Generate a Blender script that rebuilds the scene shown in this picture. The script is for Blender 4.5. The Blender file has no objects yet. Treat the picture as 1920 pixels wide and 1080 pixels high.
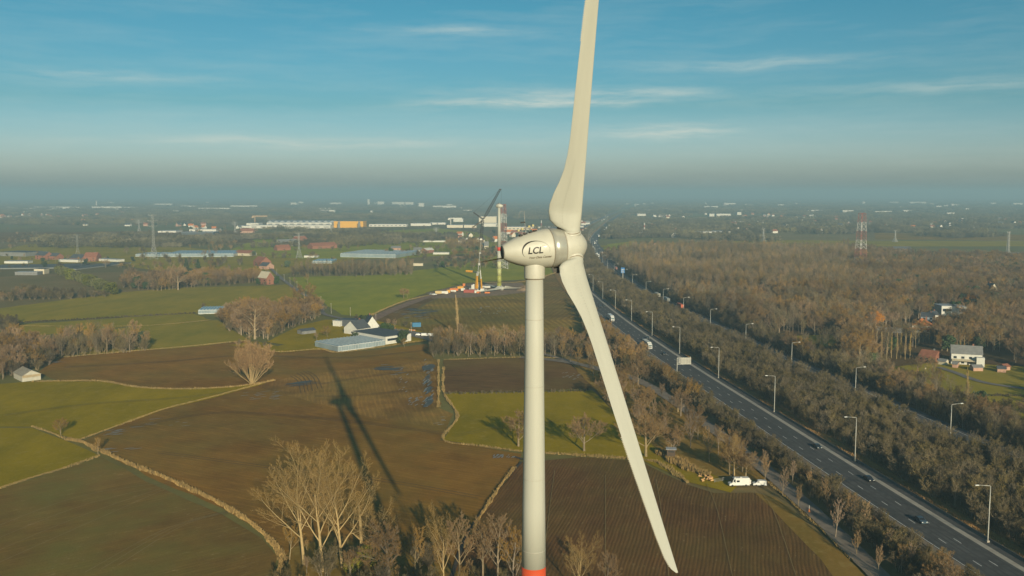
import bpy, math, random, re
import numpy as np
from math import sin, cos, tan, atan, atan2, pi, radians, sqrt, hypot
from mathutils import Vector, Matrix
S = bpy.context.scene
COL = S.collection
# ------------------------------------------------------------------ camera
FPX, HOR, HC = 1745.0, 363.0, 94.5          # focal length in px of a 1920 wide frame, horizon row, camera height
PIT = atan((540 - HOR) / FPX)
cam_d = bpy.data.cameras.new('camera'); cam = bpy.data.objects.new('camera', cam_d); COL.objects.link(cam)
cam_d.sensor_width = 36; cam_d.lens = FPX / 1920 * 36; cam_d.clip_start = 1; cam_d.clip_end = 90000
cam.location = (0, 0, HC); cam.rotation_euler = (pi/2 - PIT, 0, 0)
S.camera = cam
# ------------------------------------------------------------------ world, sun, exposure
S.view_settings.view_transform = 'Standard'; S.view_settings.look = 'None'
S.view_settings.exposure = 0.42; S.view_settings.gamma = 1.0
SUN_AZ, SUN_EL = radians(-15.2), radians(15.6)      # where the light travels to, and its height
SKY_STR, SUN_STR = 0.076, 5.0
sd = bpy.data.lights.new('sun', 'SUN'); sd.energy = SUN_STR; sd.angle = radians(0.5); sd.color = (1.0, 0.85, 0.62)
sun = bpy.data.objects.new('sun', sd); COL.objects.link(sun)
ldir = Vector((sin(SUN_AZ)*cos(SUN_EL), cos(SUN_AZ)*cos(SUN_EL), -sin(SUN_EL)))
sun.rotation_euler = ldir.to_track_quat('-Z', 'Y').to_euler(); sun.location = (60, -120, 200)

class NT:
    """small helper to write node trees"""
    def __init__(s, tree): s.t = tree; s.n = tree.nodes; s.l = tree.links
    def new(s, typ, **k):
        n = s.n.new(typ)
        for a, v in k.items(): setattr(n, a, v)
        return n
    def put(s, sock, v):
        if isinstance(v, bpy.types.NodeSocket): s.l.new(v, sock)
        else: sock.default_value = v
    def math(s, op, a, b=0.0, c=None, clamp=False):
        n = s.new('ShaderNodeMath', operation=op); n.use_clamp = clamp
        s.put(n.inputs[0], a); s.put(n.inputs[1], b)
        if c is not None: s.put(n.inputs[2], c)
        return n.outputs[0]
    def mix(s, f, a, b, mode='MIX'):
        n = s.new('ShaderNodeMix', data_type='RGBA', blend_type=mode)
        s.put(n.inputs[0], f)
        for i, v in ((6, a), (7, b)):
            if not isinstance(v, bpy.types.NodeSocket): v = (*v[:3], 1)
            s.put(n.inputs[i], v)
        return n.outputs[2]
    def noise(s, vec, scale, detail=4, rough=.55, dist=0.):
        n = s.new('ShaderNodeTexNoise'); n.inputs['Scale'].default_value = scale
        n.inputs['Detail'].default_value = detail; n.inputs['Roughness'].default_value = rough
        n.inputs['Distortion'].default_value = dist
        if vec is not None: s.l.new(vec, n.inputs['Vector'])
        return n.outputs[0]
    def mapr(s, v, a, b, c=0., d=1.):
        n = s.new('ShaderNodeMapRange'); s.put(n.inputs[0], v)
        for i, x in enumerate((a, b, c, d)): n.inputs[i+1].default_value = x
        return n.outputs[0]
    def mapping(s, vec, rot=(0,0,0), sc=(1,1,1), loc=(0,0,0)):
        n = s.new('ShaderNodeMapping'); s.l.new(vec, n.inputs[0])
        n.inputs[1].default_value = loc; n.inputs[2].default_value = rot; n.inputs[3].default_value = sc
        return n.outputs[0]

W = bpy.data.worlds.new("World"); S.world = W; W.use_nodes = True
w = NT(W.node_tree); bg = W.node_tree.nodes['Background']
sky = w.new('ShaderNodeTexSky', sky_type='NISHITA'); sky.sun_disc = False
sky.sun_elevation = SUN_EL; sky.sun_rotation = pi + SUN_AZ; sky.altitude = 50
sky.air_density = 1.0; sky.dust_density = 1.6; sky.ozone_density = 1.0
tc = w.new('ShaderNodeTexCoord'); sx = w.new('ShaderNodeSeparateXYZ'); w.l.new(tc.outputs['Generated'], sx.inputs[0])
az = w.math('ARCTAN2', sx.outputs[0], sx.outputs[1]); el = w.math('ARCSINE', sx.outputs[2])
cv = w.new('ShaderNodeCombineXYZ'); w.l.new(az, cv.inputs[0]); w.l.new(el, cv.inputs[1])
warp = w.noise(cv.outputs[0], 5.0, 3)
elw = w.math('ADD', el, w.math('MULTIPLY', warp, .02))
cv2 = w.new('ShaderNodeCombineXYZ'); w.l.new(az, cv2.inputs[0]); w.l.new(w.math('MULTIPLY', elw, 9.0), cv2.inputs[1])
n1 = w.noise(cv2.outputs[0], 4.5, 7, .62); n2 = w.noise(cv2.outputs[0], 14.0, 6, .65)
wisp = w.math('ADD', w.math('MULTIPLY', n1, .7), w.math('MULTIPLY', n2, .3))
base = w.mapr(wisp, .45, .75, 0, .32)
def blob(ax, ay, rx, ry, amp):
    dx = w.math('DIVIDE', w.math('SUBTRACT', az, ax), rx); dy = w.math('DIVIDE', w.math('SUBTRACT', elw, ay), ry)
    r2 = w.math('ADD', w.math('MULTIPLY', dx, dx), w.math('MULTIPLY', dy, dy))
    return w.math('MULTIPLY', w.math('EXPONENT', w.math('MULTIPLY', r2, -1.0)), amp)
cl = None
for (px, py, rx, ry, a) in ((1010,196,190,8,.9),(1130,178,230,9,.6),(1250,252,110,13,.8),(560,268,330,9,.5),(1420,130,170,10,.35),(870,66,130,9,.35),(230,160,160,14,.28),(1800,185,200,10,.3),(1600,8,90,8,.3)):
    b = blob(atan((px-960)/FPX), (HOR-py)/FPX*.985+.010, rx/FPX, ry/FPX, a)
    cl = b if cl is None else w.math('ADD', cl, b)
cl = w.math('MULTIPLY', cl, w.mapr(n2, .33, .62, .15, 1.15))
cloud = w.math('ADD', w.math('MULTIPLY', base, .6), cl, clamp=True)
rmp = w.new('ShaderNodeValToRGB'); w.l.new(w.mapr(el, 0.0, .25), rmp.inputs[0]); e_ = rmp.color_ramp.elements   # colour cast of the photograph's sky
e_[0].color = (1.05,1.22,1.62,1); e_[1].position = 1.0; e_[1].color = (.22,.62,.72,1)
for p_, c_ in ((.16, (.84,1.10,1.47,1)), (.37, (.37,.74,.92,1)), (.76, (.24,.69,.80,1))): q_ = e_.new(p_); q_.color = c_
tcol = rmp.outputs[0]
tint = w.mix(1.0, sky.outputs[0], tcol, 'MULTIPLY')
skyc = w.mix(w.math('MULTIPLY', cloud, .80), tint, (6.8, 7.2, 6.3))
w.l.new(skyc, bg.inputs[0]); bg.inputs[1].default_value = SKY_STR

# ------------------------------------------------------------------ mapping from the survey of the photograph to the ground
def G(x, y, z=0.0):
    a = (x-960)/FPX; b = (540-y)/FPX
    d = Vector((a, cos(PIT)+b*sin(PIT), -sin(PIT)+b*cos(PIT)))
    t = (HC-z)/-d.z
    return Vector((d.x*t, d.y*t, z))
def PX(x, y, z):                                     # world -> px, used only to choose what is in view
    Z = z-HC; d = y*cos(PIT)-Z*sin(PIT); v = Z*cos(PIT)+y*sin(PIT)
    return (960+FPX*x/max(d, 1e-3), 540-FPX*v/max(d, 1e-3), d)

# ------------------------------------------------------------------ materials
MATS = {}
AK = 0.77                                             # one albedo scale for the whole place, set with the exposure
def lin(r, g, b): return tuple(((c/255/12.92) if c/255 <= .04045 else ((c/255+.055)/1.055)**2.4) for c in (r, g, b))
def mat(name, col, rough=.8, metal=0., var=.12, scale=.6, spec=.3, rnd=0., alpha=None, st=None):
    if name in MATS: return MATS[name]
    col = [c*AK for c in col]
    m = bpy.data.materials.new(name); m.use_nodes = True; t = NT(m.node_tree)
    b = m.node_tree.nodes['Principled BSDF']
    b.inputs['Roughness'].default_value = rough; b.inputs['Metallic'].default_value = metal
    b.inputs['Specular IOR Level'].default_value = spec
    co = t.new('ShaderNodeTexCoord').outputs['Object']
    n = t.noise(t.mapping(co, sc=st) if st else co, scale, 5)
    c = t.mix(t.mapr(n, .3, .7), [x*(1-var) for x in col], [min(1, x*(1+var)) for x in col])
    if rnd:
        oi = t.new('ShaderNodeObjectInfo').outputs['Random']
        h = t.new('ShaderNodeHueSaturation'); t.l.new(c, h.inputs['Color'])
        pos = t.new('ShaderNodeNewGeometry').outputs['Position']      # stands differ from place to place
        t.put(h.inputs['Value'], t.math('MULTIPLY', t.mapr(oi, 0, 1, 1-rnd, 1+rnd), t.mapr(t.noise(pos, .011, 3, .6), .38, .62, .72, 1.22)))
        o2 = t.math('FRACT', t.math('MULTIPLY', oi, 7.31))
        t.put(h.inputs['Saturation'], t.mapr(o2, 0, 1, .8, 1.2)); t.put(h.inputs['Hue'], t.mapr(o2, 0, 1, .496, .508))
        c = h.outputs[0]
    t.l.new(c, b.inputs['Base Color'])
    MATS[name] = m; return m
def glassmat(name, col, rough=.12):
    m = mat(name, col, rough, 0, .1, .8, .8); return m

def soil(name, dark, light, row_ang, row_sp, rows=.5, straw=.3, green=0., wet=0., strawcol=(.42,.31,.14)):
    dark = [c*AK for c in dark]; light = [c*AK for c in light]; strawcol = [c*AK for c in strawcol]
    m = bpy.data.materials.new(name); m.use_nodes = True; t = NT(m.node_tree); b = m.node_tree.nodes['Principled BSDF']
    co = t.new('ShaderNodeTexCoord').outputs['Object']
    big = t.noise(co, .012, 4); mid = t.noise(co, .09, 5, .6); fine = t.noise(co, 1.6, 4, .7)
    rc = t.mapping(co, (0, 0, -row_ang)); rcd = t.new('ShaderNodeVectorMath', operation='ADD')
    t.l.new(rc, rcd.inputs[0])
    dn = t.math('MULTIPLY', t.math('SUBTRACT', t.noise(co, .02, 2), .5), 3.0)
    cx = t.new('ShaderNodeCombineXYZ'); t.l.new(dn, cx.inputs[0]); t.l.new(cx.outputs[0], rcd.inputs[1])
    wv = t.new('ShaderNodeTexWave', wave_type='BANDS', bands_direction='X'); t.l.new(rcd.outputs[0], wv.inputs[0])
    wv.inputs['Scale'].default_value = 1/row_sp*.314; wv.inputs['Distortion'].default_value = .8; wv.inputs['Detail'].default_value = 2
    st = t.mapping(rcd.outputs[0], (0,0,0), (1.6, .09, 1)); sn = t.noise(st, .5, 5, .7)
    f = t.math('ADD', t.math('MULTIPLY', big, .45), t.math('ADD', t.math('MULTIPLY', mid, .35), t.math('MULTIPLY', fine, .2)))
    c = t.mix(t.mapr(f, .38, .62), dark, light)
    c = t.mix(t.math('MULTIPLY', t.math('MULTIPLY', t.mapr(wv.outputs[1], .15, .75), rows), t.mapr(mid, .35, .6, .5, 1)), c, [x*.45 for x in dark])
    c = t.mix(t.math('MULTIPLY', t.mapr(sn, .5, .72), .5), c, [x*1.35 for x in light])
    if green: c = t.mix(t.math('MULTIPLY', t.mapr(t.noise(co, .018, 5, .65), .42, .62), green), c, (.16, .15, .035))
    if wet: c = t.mix(t.math('MULTIPLY', t.mapr(t.noise(co, .03, 3), .5, .62), wet), c, [x*.5 for x in dark])
    if straw:
        s1 = t.noise(t.mapping(rcd.outputs[0], (0,0,0), (1, .28, 1)), 1.1, 3, .7)
        s2 = t.mapr(s1, .62, .68); c = t.mix(t.math('MULTIPLY', s2, t.math('MULTIPLY', straw, t.mapr(mid, .4, .6))), c, strawcol)
    t.l.new(c, b.inputs['Base Color']); b.inputs['Roughness'].default_value = .95; b.inputs['Specular IOR Level'].default_value = 0.02
    bp = t.new('ShaderNodeBump'); bp.inputs['Strength'].default_value = .55; bp.inputs['Distance'].default_value = .25
    t.l.new(t.math('ADD', fine, t.math('MULTIPLY', wv.outputs[1], rows)), bp.inputs['Height']); t.l.new(bp.outputs[0], b.inputs['Normal'])
    return m
def grass(name, a, bcol, tan_=.25, ang=.3):
    a = [c*AK for c in a]; bcol = [c*AK for c in bcol]
    m = bpy.data.materials.new(name); m.use_nodes = True; t = NT(m.node_tree); b = m.node_tree.nodes['Principled BSDF']
    co = t.new('ShaderNodeTexCoord').outputs['Object']
    big = t.noise(co, .015, 4, .6); mid = t.noise(t.mapping(co, (0,0,ang), (1, .35, 1)), .08, 6, .62); fine = t.noise(co, .9, 5, .7)
    f = t.math('ADD', t.math('MULTIPLY', big, .4), t.math('ADD', t.math('MULTIPLY', mid, .38), t.math('MULTIPLY', fine, .22)))
    c = t.mix(t.mapr(f, .38, .62), a, bcol)
    c = t.mix(t.math('MULTIPLY', t.mapr(t.noise(co, .22, 6, .7), .52, .7), tan_), c, (.34, .26, .09))
    t.l.new(c, b.inputs['Base Color']); b.inputs['Roughness'].default_value = .95; b.inputs['Specular IOR Level'].default_value = 0.0
    bp = t.new('ShaderNodeBump'); bp.inputs['Strength'].default_value = .4; bp.inputs['Distance'].default_value = .2
    t.l.new(fine, bp.inputs['Height']); t.l.new(bp.outputs[0], b.inputs['Normal'])
    return m
# ------------------------------------------------------------------ mesh builder
class MB:
    def __init__(s): s.v = []; s.f = []; s.m = []; s.k = 0
    def add(s, vs, fs):
        o = len(s.v); s.v += [tuple(v) for v in vs]; s.f += [tuple(i+o for i in f) for f in fs]; s.m += [s.k]*len(fs); return s
    def box(s, c, d, rz=0., taper=1.):
        x, y, z = d[0]/2, d[1]/2, d[2]; vs = []
        for k, (h, q) in enumerate(((0, 1), (z, taper))):
            for sx_, sy_ in ((-1,-1),(1,-1),(1,1),(-1,1)):
                a, b = sx_*x*q, sy_*y*q
                vs.append((c[0]+a*cos(rz)-b*sin(rz), c[1]+a*sin(rz)+b*cos(rz), c[2]+h))
        return s.add(vs, [(3,2,1,0),(4,5,6,7),(0,1,5,4),(1,2,6,5),(2,3,7,6),(3,0,4,7)])
    def tube(s, pts, rad, n=6, cap=True):
        pts = [Vector(p) for p in pts]
        if not hasattr(rad, '__len__'): rad = [rad]*len(pts)
        vs = []; fs = []
        for i, p in enumerate(pts):
            d = (pts[min(i+1, len(pts)-1)] - pts[max(i-1, 0)]).normalized()
            a = d.cross(Vector((0,0,1)) if abs(d.z) < .95 else Vector((1,0,0))).normalized(); b = d.cross(a)
            for k in range(n):
                t = 2*pi*k/n; vs.append(p + (a*cos(t)+b*sin(t))*rad[i])
        for i in range(len(pts)-1):
            for k in range(n): fs.append((i*n+k, i*n+(k+1)%n, (i+1)*n+(k+1)%n, (i+1)*n+k))
        if cap: fs.append(tuple(range(n))[::-1]); fs.append(tuple((len(pts)-1)*n+k for k in range(n)))
        return s.add(vs, fs)
    def lathe(s, prof, n=32, axis='Z', a0=0., a1=2*pi):      # prof: (t along axis, r)
        vs = []; full = abs(a1-a0-2*pi) < 1e-6; nn = n if full else n+1; fs = []
        for t, r in prof:
            for k in range(nn):
                an = a0+(a1-a0)*k/n
                vs.append((t, r*cos(an), r*sin(an)) if axis == 'X' else (r*cos(an), r*sin(an), t))
        for i in range(len(prof)-1):
            for k in range(n):
                q = (k+1) % nn; f = (i*nn+k, i*nn+q, (i+1)*nn+q, (i+1)*nn+k)
                fs.append(f)
        if full:
            if prof[0][1] > 1e-4: fs.append(tuple(range(n))[::-1])
            if prof[-1][1] > 1e-4: fs.append(tuple((len(prof)-1)*nn+k for k in range(n)))
        return s.add(vs, fs)
    def poly(s, pts, z): return s.add([(p[0], p[1], z) for p in pts], [tuple(range(len(pts)))])
    def strip(s, L, R):
        vs = []; fs = []
        for a, b in zip(L, R): vs += [a, b]
        for i in range(len(L)-1): fs.append((2*i, 2*i+1, 2*i+3, 2*i+2))
        return s.add(vs, fs)
    def mesh(s, name, mats, smooth=False):
        me = bpy.data.meshes.new(name); me.from_pydata(s.v, [], s.f)
        for mm in (mats if isinstance(mats, (list, tuple)) else [mats]): me.materials.append(mm)
        if any(s.m): me.polygons.foreach_set('material_index', s.m)
        if smooth: me.polygons.foreach_set('use_smooth', [True]*len(s.f))
        me.update(); return me
    def build(s, name, mats, parent=None, smooth=False, fixn=False):
        me = s.mesh(name, mats, smooth)
        if fixn:
            import bmesh
            bm = bmesh.new(); bm.from_mesh(me); bmesh.ops.recalc_face_normals(bm, faces=bm.faces); bm.to_mesh(me); bm.free()
        o = bpy.data.objects.new(name, me); COL.objects.link(o)
        if parent is not None: o.parent = parent
        return o
def tag(o, label, cat, group=None):
    o['label'] = label; o['category'] = cat
    if group: o['group'] = group
    return o
def thing(name, label, cat, loc=(0,0,0), rz=0., group=None):
    o = bpy.data.objects.new(name, None); o.empty_display_size = 1; COL.objects.link(o)
    o.location = loc; o.rotation_euler = (0, 0, rz); return tag(o, label, cat, group)
def dup(root, loc, rz=0., sc=1., label=None, group=None):
    def cp(o, par):
        c = o.copy(); COL.objects.link(c); c.parent = par
        for ch in o.children: cp(ch, c)
        return c
    r = cp(root, None); r.location = loc; r.rotation_euler = (0, 0, rz); r.scale = (sc,)*3 if not hasattr(sc, '__len__') else sc
    if label: r['label'] = label
    if group: r['group'] = group
    return r
def struct(o, kind='structure'): o['kind'] = kind; return o
ORD = ['', 'second', 'third', 'fourth', 'fifth', 'sixth', 'seventh', 'eighth', 'ninth', 'tenth', 'eleventh', 'twelfth', 'thirteenth', 'fourteenth', 'fifteenth', 'sixteenth', 'seventeenth', 'eighteenth', 'nineteenth', 'twentieth']
def crom(P, n=8, closed=False):
    out = []; m = len(P)
    rng = range(m) if closed else range(m-1)
    for i in rng:
        p0, p1, p2, p3 = (P[(i-1) % m], P[i], P[(i+1) % m], P[(i+2) % m]) if closed else (P[max(i-1,0)], P[i], P[i+1], P[min(i+2, m-1)])
        for k in range(n):
            t = k/n
            out.append(tuple(.5*(2*b+(c-a)*t+(2*a-5*b+4*c-d)*t*t+(3*b-a-3*c+d)*t**3) for a, b, c, d in zip(p0, p1, p2, p3)))
    if not closed: out.append(tuple(P[-1]))
    return out
def densify(P, step, closed=True, jit=0., rng=random):
    out = []; m = len(P)
    for i in range(m if closed else m-1):
        a, b = P[i], P[(i+1) % m]; d = hypot(b[0]-a[0], b[1]-a[1]); k = max(1, int(d/step))
        for q in range(k):
            t = q/k; j = jit if q else 0
            out.append((a[0]+(b[0]-a[0])*t+rng.uniform(-j, j), a[1]+(b[1]-a[1])*t+rng.uniform(-j, j)))
    if not closed: out.append(tuple(P[-1][:2]))
    return out
def inside(P, x, y):
    c = False; n = len(P); j = n-1
    for i in range(n):
        if (P[i][1] > y) != (P[j][1] > y) and x < (P[j][0]-P[i][0])*(y-P[i][1])/(P[j][1]-P[i][1])+P[i][0]: c = not c
        j = i
    return c
def gp(L): return [tuple(G(x, y)[:2]) for x, y in L]

def interp(tab, Y):
    if Y <= tab[0][1]: a, b = tab[0], tab[1]
    elif Y >= tab[-1][1]: a, b = tab[-2], tab[-1]
    else:
        i = max(k for k in range(len(tab)) if tab[k][1] <= Y); i = min(i, len(tab)-2); a, b = tab[i], tab[i+1]
    t = (Y-a[1])/(b[1]-a[1]); return a[0]+(b[0]-a[0])*t
NEAR = crom([(144,100),(128.3,225),(120.0,300),(109.8,400),(99.6,500),(91.0,600),(84.0,700),(78.0,820),(74.5,940),(73.5,1100),(77,1300),(86,1500),(105,1800),(140,2150),(190,2500),(255,2950),(330,3450),(425,4050),(560,4900)], 12)
FAR = crom([(196,100),(180,225),(169.5,300),(157.5,400),(146.5,500),(137.5,600),(130,700),(120.5,820),(116.5,920),(114.5,1050),(116,1180),(123,1350),(132,1500),(148,1800),(185,2150),(232,2500),(292,2950),(362,3450),(452,4050),(585,4900)], 12)   # left edge (lamp line) of the far carriageway
nr = lambda Y: interp(NEAR, Y)
fr = lambda Y: interp(FAR, Y)
# ------------------------------------------------------------------ ground and fields
rnd = random.Random(5)
def ground_mat():
    m = bpy.data.materials.new('far_land'); m.use_nodes = True; t = NT(m.node_tree); b = m.node_tree.nodes['Principled BSDF']
    co = t.new('ShaderNodeTexCoord').outputs['Object']
    wob = t.new('ShaderNodeTexNoise'); t.l.new(co, wob.inputs['Vector']); wob.inputs['Scale'].default_value = .004
    va = t.new('ShaderNodeVectorMath', operation='MULTIPLY_ADD'); t.l.new(wob.outputs[1], va.inputs[0]); va.inputs[1].default_value = (60,60,0); t.l.new(co, va.inputs[2])
    vo = t.new('ShaderNodeTexVoronoi'); vo.inputs['Scale'].default_value = .0042; t.l.new(t.mapping(va.outputs[0], (0,0,.4), (1,.6,1)), vo.inputs['Vector'])
    sp = t.new('ShaderNodeSeparateColor'); t.l.new(vo.outputs['Color'], sp.inputs[0])
    r = t.new('ShaderNodeValToRGB'); t.l.new(sp.outputs[0], r.inputs[0]); r.color_ramp.interpolation = 'CONSTANT'
    e = r.color_ramp.elements; e[0].color = (.19,.17,.045,1); e[1].position = .3; e[1].color = (.22,.15,.06,1)
    for p_, c_ in ((.45, (.15,.15,.04,1)), (.62, (.25,.18,.07,1)), (.8, (.15,.115,.045,1))):
        q = e.new(p_); q.color = c_
    mid = t.noise(co, .02, 5, .6); fine = t.noise(co, .3, 4, .6)
    c = t.mix(t.mapr(t.math('ADD', t.math('MULTIPLY', mid, .6), t.math('MULTIPLY', fine, .4)), .35, .65), r.outputs[0], (.13,.11,.035))
    t.l.new(c, b.inputs['Base Color']); b.inputs['Roughness'].default_value = .95; b.inputs['Specular IOR Level'].default_value = .1
    return m
g = MB(); g.add([(-40000,-3000,0),(40000,-3000,0),(40000,40000,0),(-40000,40000,0)], [(0,1,2,3)])
struct(g.build('ground', ground_mat()))

FRA = radians(68)
M_soilL = soil('soil_left', (0.193,0.095,0.018), (0.395,0.201,0.036), radians(62), 2.2, .12, .55, .35)
M_soilB = soil('soil_bottom_left', (0.149,0.090,0.022), (0.302,0.180,0.044), radians(-52), 2.0, .10, .65, .75)
M_soilR = soil('soil_right', (0.117,0.057,0.020), (0.249,0.125,0.042), radians(-14), 1.0, .34, .45, .25)
M_soilU = soil('soil_upper', (0.140,0.076,0.028), (0.292,0.163,0.055), radians(70), 2.5, .35, .15, .22)
M_soilC = soil('soil_tracks', (0.194,0.100,0.026), (0.518,0.280,0.066), radians(12), 2.0, .16, .35, .35, .4)
M_soilS = soil('soil_site', (0.180,0.116,0.041), (0.300,0.177,0.064), radians(30), 4.0, .3, .1, .1, .5)
M_stub = soil('stubble', (0.194,0.131,0.026), (0.480,0.297,0.059), radians(8), 4.2, .42, .2, .55, .3)
M_stub2 = soil('stubble_far', (0.181,0.110,0.028), (0.413,0.242,0.059), radians(-14), 4.2, .4, .2, .4, .3)
M_grY = grass('grass_olive', (0.250,0.194,0.009), (0.430,0.302,0.012), .35)
M_grG = grass('grass_green', (0.250,0.276,0.032), (0.397,0.372,0.038), .12, 1.0)
M_grD = grass('grass_pale', (0.260,0.232,0.032), (0.419,0.311,0.043), .3)
M_grR = grass('grass_rough', (0.210,0.150,0.028), (0.375,0.216,0.052), .5)
M_dirt = mat('bare_dirt', (.27,.18,.105), .95, var=.3, scale=.15)
fz = [0.02]
FIELDS = {}
def field(name, pts, m, jit=.5, key=None, step=9):
    P = densify(gp(pts), step, True, jit, rnd); b = MB(); b.poly(P, fz[0]); fz[0] += .012
    o = struct(b.build(name, m)); FIELDS[key or name] = P; return o
# far ones first
field('meadow', [(-60,478),(60,457),(330,462),(430,472),(700,478),(640,492),(500,520),(330,512),(180,492),(-60,500)], M_grD, 2)
field('meadow', [(430,470),(485,446),(560,440),(820,428),(900,436),(960,470),(760,484),(560,485)], M_grG, 2)
field('field', [(-60,436),(450,432),(480,455),(250,457),(-60,452)], M_soilU, 2)
field('meadow', [(540,520),(700,516),(870,497),(900,480),(1040,478),(1040,513),(985,524),(880,530),(800,548),(685,594),(640,590),(603,565),(560,535)], M_grG, 1, 'green_mid')
field('meadow', [(-60,585),(0,578),(230,548),(330,540),(520,535),(545,532),(560,545),(600,570),(600,585),(420,590),(360,588),(0,606),(-60,610)], M_grD, 1, 'green_left_far')
field('meadow', [(20,610),(360,587),(395,600),(255,611),(40,632)], M_grD, 1)
field('meadow', [(180,622),(265,610),(410,600),(465,637),(300,660),(150,664),(120,640)], M_grD, 1)
field('meadow', [(1100,462),(1180,458),(1440,450),(1700,452),(1920,452),(1920,462),(1500,462),(1200,466)], M_grD, 2)
field('meadow', [(1640,437),(1930,440),(1930,451),(1640,449)], M_grR, 2)
field('meadow', [(1140,458),(1190,452),(1180,466),(1130,470)], M_grG, 2)
field('field', [(735,602),(830,556),(870,545),(985,525),(1042,515),(1070,560),(1100,600),(1100,640),(1000,655),(830,650),(750,615)], M_stub, 1, 'stub')
field('field', [(985,548),(990,522),(1042,513),(1065,545),(1095,600),(985,600)], M_stub2, 1)
field('field', [(700,612),(735,580),(800,558),(835,552),(790,572),(742,602),(725,615)], M_soilS, 1)
field('field', [(812,560),(800,550),(850,538),(885,533),(980,530),(985,548),(940,554),(880,558)], M_dirt, 1)
# home fields
field('field', [(70,700),(110,672),(280,657),(350,652),(460,640),(490,655),(525,662),(600,656),(650,660),(720,655),(800,645),(812,672),(822,676),(822,765),(850,777),(825,826),(900,838),(978,852),(972,868),(905,960),(860,1040),(840,1250),(480,1250),(535,1045),(500,1000),(420,955),(300,905),(190,848),(150,830),(240,792),(310,765),(400,745),(478,725),(512,716),(475,722),(400,727),(300,728),(255,724),(195,716),(110,714)], M_soilL, .5, 'home')
field('field', [(480,722),(512,716),(560,704),(700,690),(800,676),(812,672),(822,765),(850,777),(830,800),(740,790),(640,770),(520,735)], M_soilC, 2)
field('field', [(-80,945),(190,858),(300,915),(415,965),(490,1010),(520,1045),(470,1250),(-200,1250)], M_soilB, .5)
field('meadow', [(-80,803),(60,803),(120,826),(187,856),(100,885),(0,917),(-80,945)], M_grY, .5)
field('meadow', [(-80,727),(60,716),(190,716),(255,726),(330,731),(420,728),(500,719),(400,747),(310,768),(240,793),(148,826),(60,801),(-80,801)], M_grY, .5)
field('field', [(975,868),(1090,858),(1200,866),(1290,910),(1340,926),(1410,925),(1460,940),(1620,1080),(1780,1250),(820,1250),(855,1040),(905,962)], M_soilR, .5, 'right_field')
field('meadow', [(1415,925),(1455,935),(1620,1070),(1800,1250),(1640,1250),(1560,1080),(1490,1000)], M_grR, 1)
field('meadow', [(832,738),(1110,733),(1170,790),(1240,845),(1300,870),(1390,905),(1370,925),(1290,905),(1200,862),(1090,855),(978,848),(830,826),(858,782)], M_grY, .6, 'grass_mid')
field('field', [(832,675),(980,672),(1062,675),(1112,728),(985,735),(832,736)], M_soilU, .5)
field('meadow', [(430,648),(480,640),(520,650),(600,628),(700,612),(620,600),(780,620),(700,640),(610,656),(525,662),(490,655)], M_grY, .5)
field('meadow', [(560,612),(610,600),(700,600),(790,622),(800,640),(720,650),(610,657),(500,642)], M_grY, .5)
field('meadow', [(1110,675),(1240,730),(1410,862),(1440,905),(1370,905),(1240,850),(1170,790),(1112,728),(1062,675)], M_grR, .5, 'strip_mid')
field('meadow', [(1440,632),(1560,628),(1580,650),(1470,652)], M_grD, .5)
field('meadow', [(1640,692),(1760,680),(1960,690),(1960,735),(1800,730),(1690,715)], M_grD, .5, 'garden')
field('meadow', [(1760,725),(1960,735),(1960,800),(1800,750)], M_grD, .5, 'paddock')
M_litter = soil('leaf_litter', (.085,.055,.028), (.15,.095,.045), 0., 3., .0, .1, .15)
field('wood_floor', [(520,1075),(545,1030),(620,1010),(760,1040),(860,1075),(990,1090),(990,1300),(420,1300)], M_grR, 1)
wf = [(fr(Y)+19.5, Y) for Y in range(150, 1500, 40)]+[(330,1620),(760,1500),(1000,1400),(1000,150)]
b = MB(); b.poly(wf, .015); struct(b.build('wood_floor', M_litter))
# ditch and country lanes
M_asph = mat('asphalt', (.082,.080,.076), .9, var=.25, scale=.4)
M_asph2 = mat('lane_asphalt', (.21,.185,.155), .9, var=.2, scale=.25)
M_dirtroad = mat('site_track', (.26,.16,.10), .95, var=.3, scale=.2)
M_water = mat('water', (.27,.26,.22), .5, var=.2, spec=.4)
M_mud = mat('ditch_mud', (.07,.055,.035), .8, var=.2)
def ribbon(name, pts, wd, m, z, n=6, world=False):
    P = [Vector((*p[:2], 0)) for p in crom(pts if world else gp(pts), n)]
    L = []; R = []
    for i, p in enumerate(P):
        d = (P[min(i+1, len(P)-1)]-P[max(i-1, 0)]); d.z = 0; d.normalize(); nrm = Vector((-d.y, d.x, 0))
        ww = wd/2*(1+.06*rnd.uniform(-1, 1)) if name != 'road' else wd/2
        L.append((p.x+nrm.x*ww, p.y+nrm.y*ww, z)); R.append((p.x-nrm.x*ww, p.y-nrm.y*ww, z))
    b = MB(); b.strip(R, L); return struct(b.build(name, m))
ribbon('lane', [(500,497),(525,520),(540,532),(565,550),(600,572),(605,588),(640,598),(690,607),(715,612)], 4.5, M_asph2, .60)
ribbon('track', [(660,616),(700,600),(730,585),(790,562),(840,548),(890,545)], 9, M_dirtroad, .62)
ribbon('lane', [(700,616),(740,622),(800,632),(830,640)], 16, M_asph2, .64)
ribbon('lane', [(1140,700),(1000,660),(940,652)], 4, M_asph2, .60)
ribbon('lane', [(1960,735),(1850,720),(1790,700),(1760,690)], 4, M_asph2, .60)
ribbon('ditch', [(978,868),(945,905),(900,968),(870,1020),(845,1090)], 1.0, M_mud, .5)
ribbon('ditch', [(962,858),(990,866)], 1.6, M_mud, .51)
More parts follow.
